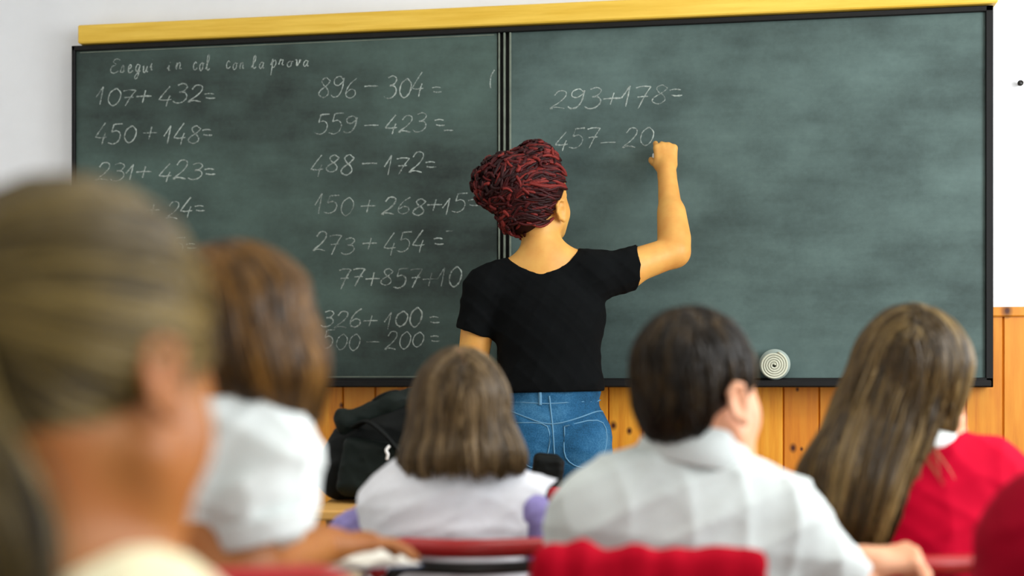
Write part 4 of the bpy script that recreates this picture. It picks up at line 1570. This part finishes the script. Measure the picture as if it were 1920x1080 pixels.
fs = [cap(Fg.L(-120, 1295, -.03), Fg.L(280, 1295, -.03), .062, .062, .04), cap(Fg.L(40, 1225, -.03), Fg.L(-110, 1280, -.03), .055, .06, .04), cap(Fg.L(110, 1225, -.03), Fg.L(270, 1280, -.03), .055, .06, .04),
      ell(Fg.L(75, 1455, -.025), (.155, .105, .18), None, .05), ell(Fg.L(75, 1875, -.02), (.148, .108, .2), None, .05),
      cap(Fg.L(-155, 1300, -.03), Fg.L(-200, 1635, .0), .062, .054, .03, cuts=[(Fg.L(-190, 1555, 0), (0, 0, -1))]),
      cap(Fg.L(305, 1300, -.03), Fg.L(370, 1635, .0), .062, .054, .03, cuts=[(Fg.L(360, 1555, 0), (0, 0, -1))]),
      ell(Fg.L(80, 1150, -.02), (.062, .064, .030), None, .01, 'sub'), half((0, 0, .45), (0, 0, -1))]
fsh = obj('shirt', sdf_mesh(fs, .0055, folds(62, .005, .1)), m_cloth('cream_shirt', srgb(222, 214, 178), .03), fgirl)
obj('collar', collar_mesh(Fg.L(78, 1160, -.022), .058, .060, .030, .010, .032, R3(-20, -6, 2), -240, 60), m_cloth('cream_collar', srgb(222, 214, 178), .03), fsh)
add_lower(fgirl, M_trousers, M_shoe, knee_y=.20, hip_y=-.03)
M_hair_f = m_hair('dark_blond_hair', srgb(38, 28, 4), srgb(76, 60, 14), srgb(152, 128, 70), .42)


def tied_region(q):
    if q[1] > .74 + .3 * max(q[2], 0) and q[2] < .92:
        return False
    if abs(q[0]) > .45 and q[1] > -.30 and q[2] < -.10 - .25 * (q[1] > .12):
        return False
    return q[2] > -.72 + .35 * max(q[1] + .5, 0)


v, loc = scalp(5200, tied_region, fP, 1.02, 81)
rs = np.random.RandomState(82)
pony = np.array([-.25, -.93, -.22])
pony /= np.linalg.norm(pony)
Sx = 16
tt = np.linspace(0, 1, Sx)
lay = rs.uniform(.006, .014, len(v))
paths = np.zeros((len(v), Sx, 3))
for i, t in enumerate(tt):
    d = slerp(v, np.broadcast_to(pony, v.shape), t)
    d = d + rs.normal(0, .004, d.shape)
    up = lay * min(1, 3 * t + .1) + .012 * t ** 3
    q = d * (np.array([.073, .092, .086]) + up[:, None]) + np.array([0, -.008, .022])
    paths[:, i] = np.array([fP(*a) for a in q])
V, F, idx = tubes(paths, rs.uniform(.0012, .0022, len(v)), 3, (.8, .8), 83)
_, best = clump(paths, paths[:, 0], 200, 0, 84)
rn = streaks(paths[:, 0], best, 200, 85)[idx]
pb0 = fP(*(pony * np.array([.073, .092, .086]) * 1.16 + np.array([0, -.008, .022])))
Nt = 1500
tq = np.linspace(0, 1, 22)
spr = rs.normal(0, 1, (Nt, 3)) * np.array([.011, .010, .004])
guide = smooth_line([pb0, Fg.L(-100, 780, -.125), Fg.L(-50, 880, -.12), Fg.L(5, 1000, -.115), Fg.L(30, 1180, -.115)], 6)
gi_ = np.array([np.interp(tq, np.linspace(0, 1, len(guide)), guide[:, k]) for k in range(3)]).T
Pt = gi_[None] + spr[:, None] * (.35 + .9 * np.sin(tq * 2.2))[None, :, None] + .006 * np.sin(rs.uniform(0, 6.28, (Nt, 1, 3)) + tq[None, :, None] * 5)
end_ = rs.uniform(.75, 1.0, Nt)
Pt = np.array([[np.array([np.interp(e * t, tq, p[:, k]) for k in range(3)]) for t in tq] for p, e in zip(Pt, end_)])
Pt, b2 = clump(Pt, Pt[:, 4], 90, .5, 87)
V2, F2, id2 = tubes(Pt, rs.uniform(.0012, .0022, Nt), 3, (.8, .3), 88)
V3, F3 = sdf_mesh(head_shell(fP, fM, 1.02, face=((0, .066, .0), (0, .9, -.35)), nape=((0, -.044, -.030), (.054, .040, .048)), grow_=.003), .0045)
cand = V3[prim_d(half(fP(0, .060, .0), fM @ np.array([0, .9, -.35])), V3[:, 0], V3[:, 1], V3[:, 2]) < 0]
hl = (cand - fP(0, 0, 0)) @ fM / 1.03
cand = cand[~((np.abs(hl[:, 0]) > .05) & (hl[:, 1] > -.040) & (hl[:, 1] < .020) & (hl[:, 2] < .012))]
Q = cand[rs.choice(len(cand), 2600)]
shell_ = head_shell(fP, fM, 1.03, face=((0, .3, 0), (0, 1, 0)), nape=((0, -.044, -.030), (.054, .040, .048)), grow_=.003)
fl_f = lambda P: (pb0 - P) * 1.0
S3 = grow_env(Q, fl_f(Q), shell_, fl_f, rs.uniform(.05, .12, len(Q)), None, rs.uniform(-.006, -.001, len(Q)), 97, .12, .3, 14)
_, b3 = clump(S3, Q, 160, 0, 98)
V4, F4, id4 = tubes(S3, rs.uniform(.0011, .0019, len(Q)), 3, (.3, .3), 99)
fhair = hair_object('hair', [(V4, F4, streaks(Q, b3, 160, 96)[id4]), (V, F, rn), (V2, F2, streaks(Pt[:, 4], b2, 90, 89)[id2]), (V3, F3, .15)], M_hair_f, fgirl, 'fair hair pulled back into a ponytail')
obj('hair_band', MB().tube([pb0 + .016 * (math.cos(a) * np.cross(fM @ pony, [0, 0, 1]) + math.sin(a) * np.array([0, 0, 1.0])) for a in np.linspace(0, 6.28, 24, endpoint=False)], .005, 8, closed=True), M_black_cotton, fgirl)

# --- pupil in dark crimson at the edge
C = Fig(2080, 1.50)
cM = R3(-10, -8, 0)
cp, cP = head_prims(C.L(2150, 700, 0), cM, 1.0)
cw1, cw2 = C.L(1960, 1258, .28), C.L(2200, 1258, .28)
ch1, _ = hand_prims(cw1, ax, ay, az, .8)
ch2, _ = hand_prims(cw2, -ax, ay, az, .8)
cb = cp + [cap(C.L(2095, 948, 0), cP(0, -.02, -.06), .046, .044, .03), cap(C.L(2080, 978, 0), C.L(1980, 1013, 0), .042, .04, .04), cap(C.L(2090, 978, 0), C.L(2190, 1013, 0), .042, .04, .04),
           ell(C.L(2082, 1118, 0), (.12, .08, .15), None, .05), ell(C.L(2082, 1318, 0), (.115, .085, .16), None, .05),
           cap(C.L(1962, 1028, 0), C.L(1920, 1258, .03), .04, .034, .02), cap(C.L(1920, 1258, .03), cw1, .034, .024, .02),
           cap(C.L(2205, 1028, 0), C.L(2245, 1258, .03), .04, .034, .02), cap(C.L(2245, 1258, .03), cw2, .034, .024, .02)] + ch1 + ch2
corner = mk_person(C, cb, .0045, M_skin_b, 'pupil in a dark crimson jumper at the edge, only the shoulder showing')
cs = [cap(C.L(1972, 1023, 0), C.L(2195, 1023, 0), .064, .064, .04), cap(C.L(2060, 988, 0), C.L(1975, 1016, 0), .048, .058, .04), cap(C.L(2105, 988, 0), C.L(2195, 1016, 0), .048, .058, .04),
      ell(C.L(2082, 1118, 0), (.150, .105, .18), None, .05), ell(C.L(2082, 1328, 0), (.145, .105, .17), None, .05),
      cap(C.L(1962, 1028, 0), C.L(1905, 1268, .03), .066, .054, .03), cap(C.L(1908, 1263, .03), C.L(1958, 1258, .25), .052, .036, .02, cuts=[(C.L(1958, 1258, .24), (.1, 1, 0))]),
      cap(C.L(2205, 1028, 0), C.L(2248, 1263, .03), .066, .054, .03), cap(C.L(2248, 1263, .03), C.L(2203, 1258, .25), .052, .036, .02, cuts=[(C.L(2203, 1258, .24), (-.1, 1, 0))]),
      ell(C.L(2084, 943, 0), (.055, .058, .03), None, .01, 'sub')]
obj('jumper', sdf_mesh(cs, .0055, folds(72, .005, .1)), M_red_dark, corner)
v, loc = scalp(1500, short_region, cP, 1.0, 91)
R0 = to_local(cP, loc)
D0 = whorl_dirs(v, (.1, -.35, .9)) @ cM.T + (v @ cM.T) * .05
St = grow(R0, D0, cp[:5], rs.uniform(.04, .065, len(R0)), 8, rs.uniform(.004, .014, len(R0)), .16, None, 92, .08)
V, F, idx = tubes(St, rs.uniform(.0016, .0026, len(R0)), 3, (.8, .3), 93)
V3, F3 = sdf_mesh(head_shell(cP, cM, 1.0, nape=((0, -.052, -.040), (.052, .046, .05)), grow_=.006), .005)
hair_object('hair', [(V, F, rs.uniform(0, 1, len(R0))[idx]), (V3, F3, .1)], M_hair_b, corner)
add_lower(corner, M_trousers, M_shoe)

# ------------------------------------------------------------------ chairs, desks and what lies on them
def rail_path(w, z, r, y=0, drop=.07, bow=.03, n=7):
    pts = [(-w / 2, y + bow, z - drop - r)]
    for a in np.linspace(math.pi, math.pi / 2, n):
        pts.append((-w / 2 + r + r * math.cos(a), y + bow, z - r + r * math.sin(a)))
    for t in np.linspace(0.15, .85, 7):
        x = -w / 2 + r + (w - 2 * r) * t
        pts.append((x, y + bow * (1 - math.sin(math.pi * t)), z))
    for a in np.linspace(math.pi / 2, 0, n):
        pts.append((w / 2 - r + r * math.cos(a), y + bow, z - r + r * math.sin(a)))
    pts.append((w / 2, y + bow, z - drop - r))
    return pts


def chair(fig, label, top=.785, dx=0.0, dy=0.0, yaw=0.0, w=.36, group='red school chairs', seat=.425):
    b = Matrix.Rotation(TH, 3, 'Z') @ Vector((dx, dy, 0)) + fig.loc
    r = empty('school_chair', b, TH + yaw, label, 'chair', group)
    yb = -.195
    rail = MB().tube(rail_path(w, top - .014, .045, yb - .005, .01), .015, 10, flat=1.0)
    obj('top_rail', rail, M_red_chair, r)
    pan = [box((0, yb + .012, top - .15), (w / 2 - .03, .003, .045), .006, R3(0, -4, 0))]
    obj('backrest', sdf_mesh(pan, .005), M_red_chair, r)
    fr = MB().tube(rail_path(w - .034, top - .046, .035, yb, top - seat - .09), .010, 8)
    fr.tube([(-w / 2 + .017, yb + .03, seat - .02), (-w / 2 + .017, .17, seat - .02), (w / 2 - .017, .17, seat - .02), (w / 2 - .017, yb + .03, seat - .02)], .010, 8)
    fr.tube([(-w / 2 + .017, yb + .03, seat - .02), (-w / 2 + .017, yb + .03, seat + .03)], .010, 8)
    fr.tube([(w / 2 - .017, yb + .03, seat - .02), (w / 2 - .017, yb + .03, seat + .03)], .010, 8)
    obj('back_frame', fr, M_blackm, r)
    obj('seat', sdf_mesh([box((0, -.01, seat - .008), (w / 2 - .02, .17, .002), .008)], .006), M_red_chair, r)
    for x in (-1, 1):
        for y0, y1 in ((yb + .03, yb - .03), (.16, .19)):
            obj('leg', MB().tube([(x * (w / 2 - .017), y0, seat - .02), (x * (w / 2 - .005), y1, .0)], .010, 8), M_blackm, r)
    return r


chair(G, 'red school chair behind the girl in white and lilac', .782, .028, .04, 0, .30)
chair(B, "red school chair under the crimson jacket, at the dark-haired boy's back", .795, -.083, -.06, 0, .31)
chair(Rg, "red school chair behind the long-haired girl, beside the boy's fist", .765, -.085, 0.03, math.radians(-8), .36)
chair(Lg, 'red school chair behind the girl leaning over her desk', .842, -.03, 0.0, 0, .38, seat=.405)
chair(Fg, 'red school chair under the foreground girl with tied-back hair', .66, -.02, -.075, 0, .34)
chair(C, 'red school chair under the pupil at the edge', .70, 0, 0, 0, .34)

# jacket hung over the boy's chair
jr = B
jp = [box((0, -.204, .715), (.128, .004, .088), .014, None, .01), box((0, -.200, .797), (.126, .012, .004), .012, None, .015),
      box((0, -.178, .75), (.126, .004, .050), .010, None, .012)]
rsj = np.random.RandomState(3)
for x, rr, dz in ((-.122, .020, .006), (-.085, .022, .010), (-.02, .019, .008), (.03, .018, .000), (.085, .019, .002), (.118, .016, -.004)):
    jp.append(cap((x, -.206, .806 + dz - rr * .55), (x + rsj.uniform(-.015, .015), -.218, .62), rr, rr * 1.2, .014))
    jp.append(cap((x, -.206, .806 + dz - rr * .55), (x + .005, -.165, .71), rr, rr * .8, .014))
jsub = []
for path, rr_ in ((rail_path(.31, .795 - .014, .045, -.2, .01), .0162), (rail_path(.31 - .034, .795 - .046, .035, -.195, .30), .0112)):
    for a_, b_ in zip(path, path[1:]):
        jsub.append(cap(a_, b_, rr_, rr_, .001, op='sub'))
jsub.append(box((0, -.183, .645), (.125, .003, .045), .0075, R3(0, -4, 0), .001, 'sub'))
jp += jsub
jk = obj('jacket', sdf_mesh(jp, .0035, folds(80, .003, .05)), m_cloth('crimson_jacket_cloth', srgb(170, 6, 32), .08))
jk.location = B.loc + Matrix.Rotation(TH, 3, 'Z') @ Vector((-.083, -.06, 0))
jk.rotation_euler = (0, 0, TH)
tag(jk, "crimson jacket draped over the back of the boy's chair", 'jacket')


def desk(name, fig, x0, x1, y0, y1, z, label, mat, tk=.022, legs_y=None):
    r = empty(name, fig.loc, TH, label, 'desk')
    obj('desktop', MB().box(x0, x1, y0, y1, z - tk, z, .004), mat, r)
    fr = MB()
    fr.box(x0 + .03, x1 - .03, y0 + .015, y0 + .035, z - tk - .045, z - tk).box(x0 + .03, x1 - .03, y1 - .04, y1 - .02, z - tk - .045, z - tk)
    fr.box(x0 + .03, x0 + .05, y0 + .03, y1 - .03, z - tk - .045, z - tk).box(x1 - .05, x1 - .03, y0 + .03, y1 - .03, z - tk - .045, z - tk)
    obj('frame', fr, M_blackm, r)
    for x in (x0 + .045, x1 - .045):
        for y in (legs_y or (y0 + .035, y1 - .035)):
            obj('leg', MB().tube([(x, y, z - tk - .02), (x, y, 0)], .015, 8), M_blackm, r)
    return r


Dk = Fig(890, 2.75)
zD = H - (957 - HY) / Dk.sc
dk = desk('school_desk', Dk, Dk.L(583, 0)[0], Dk.L(583, 0)[0] + .78, 0, .50, zD, 'wooden school desk with black frame carrying the black backpack', M_desk)
Ld = Fig(440, 1.62)
desk('school_desk', Ld, -.36, Ld.L(672, 0, .1)[0], 0.0, .32, .772, 'pale school desk under the forearm of the leaning girl', m_wood('pale_desk_laminate', srgb(206, 186, 150), srgb(222, 204, 170)), legs_y=(.288,))
nb = empty('exercise_book', Ld.loc + Matrix.Rotation(TH, 3, 'Z') @ Vector((Ld.L(655, 0, .2)[0], .215, .773)), TH + .35, 'open white exercise book on the pale desk by the hand', 'book')
bkm = MB()
for q in (-1, 1):
    V = []
    for t in np.linspace(0, 1, 9):
        zz = .003 + .009 * math.sin(math.pi * min(1, t * 1.15)) * (1 - .4 * t)
        V += [(q * t * .075, -.10, zz), (q * t * .075, .10, zz), (q * t * .075, -.10, 0.0005), (q * t * .075, .10, 0.0005)]
    F = []
    for i in range(8):
        a = i * 4
        F += [(a, a + 1, a + 5, a + 4), (a + 2, a + 6, a + 7, a + 3), (a, a + 4, a + 6, a + 2), (a + 1, a + 3, a + 7, a + 5)]
    F += [(0, 2, 3, 1), (32, 33, 35, 34)]
    bkm.add(V, F, False)
obj('pages', bkm, M_paper, nb)
obj('cover', MB().box(-.078, .078, -.102, .102, -.0005, .0008), m_noisy('blue_cover', srgb(80, 100, 150), .1, 10), nb)

# black backpack slumped on the desk
M_bag = m_cloth('black_nylon', srgb(17, 19, 18), .2, 700, .55)
M_bag2 = m_cloth('black_green_nylon', srgb(22, 28, 25), .2, 700, .5)
bx = Fig(690, 2.98)
zd = zD
bk = empty('backpack', bx.loc, TH, 'black backpack slumped on the desk under the left chalkboard panel', 'backpack')
# slumping outline: low at the left, high at the right
zt = lambda py, dy=0: bx.L(0, py, dy)[2]
xx = lambda px, dy=0: bx.L(px, 0, dy)[0]
bag = [cap((xx(640), 0, zd + .055), (xx(820), .02, zd + .060), .055, .06, .04), cap((xx(655), .01, zd + .12), (xx(800), .03, zd + .17), .058, .065, .04),
       cap((xx(690), .02, zt(805)), (xx(800), .03, zt(785)), .045, .05, .04), half((0, 0, zd + .002), (0, 0, -1))]
obj('pack_body', sdf_mesh(bag, .005, folds(90, .006, .09)), M_bag, bk)
fp_ = [box((xx(705), -.055, zd + .075), (.055, .012, .045), .022, R3(-6, -10, 8), .02), half((0, 0, zd + .004), (0, 0, -1))]
obj('front_pocket', sdf_mesh(fp_, .005, folds(91, .004, .06)), M_bag2, bk)
fl = [cap((xx(650), -.025, zt(790)), (xx(735), -.01, zt(755)), .022, .022, .02, .8), cap((xx(735), -.01, zt(755)), (xx(800), .01, zt(735)), .022, .024, .02, .8),
      cap((xx(640), -.02, zt(775)), (xx(652), -.02, zt(800)), .012, .02, .02)]
obj('top_flap', sdf_mesh(fl, .004, folds(92, .003, .05)), M_bag2, bk)
obj('shoulder_strap', MB().tube(smooth_line([(xx(668), -.045, zt(800)), (xx(700), -.075, zt(790)), (xx(745), -.088, zt(830)), (xx(770), -.080, zt(880)), (xx(775), -.062, zt(925))], 6), .014, 8, flat=.35), M_bag, bk)
obj('handle', MB().tube(smooth_line([(xx(690), -.01, zt(762)), (xx(712), -.015, zt(744)), (xx(742), -.012, zt(734)), (xx(765), -.005, zt(742))], 6), .007, 8, flat=.6), M_bag, bk)
obj('strap_buckle', MB().tube(smooth_line([(xx(738), -.098, zt(832)), (xx(732), -.100, zt(840)), (xx(735), -.100, zt(848)), (xx(733), -.098, zt(857))], 6), .0035, 8), M_white, bk, 'small white buckle')

pc = Fig(1025, 2.9)
pz = [box((0, 0, zD + .055), (.022, .022, .040), .013, R3(0, 0, 6), .01), cap((-.015, 0, zD + .105), (.02, 0, zD + .100), .012, .012, .01), half((0, 0, zD + .001), (0, 0, -1))]
po = obj('pouch', sdf_mesh(pz, .003, folds(95, .002, .04)), M_bag)
po.location, po.rotation_euler = pc.loc, (0, 0, TH)
tag(po, 'small black pouch standing on the desk behind the girl with lilac sleeves', 'pouch')
rc = Fig(1050, 2.78)
ro = obj('pencil_case', sdf_mesh([box((0, 0, zD + .024), (.012, .03, .008), .014, None, .01), half((0, 0, zD + .001), (0, 0, -1))], .003), m_cloth('red_nylon', srgb(170, 40, 50), .08))
ro.location, ro.rotation_euler = rc.loc, (0, 0, TH)
tag(ro, 'small red pencil case on the desk between the girl in lilac and the boy', 'pencil case')
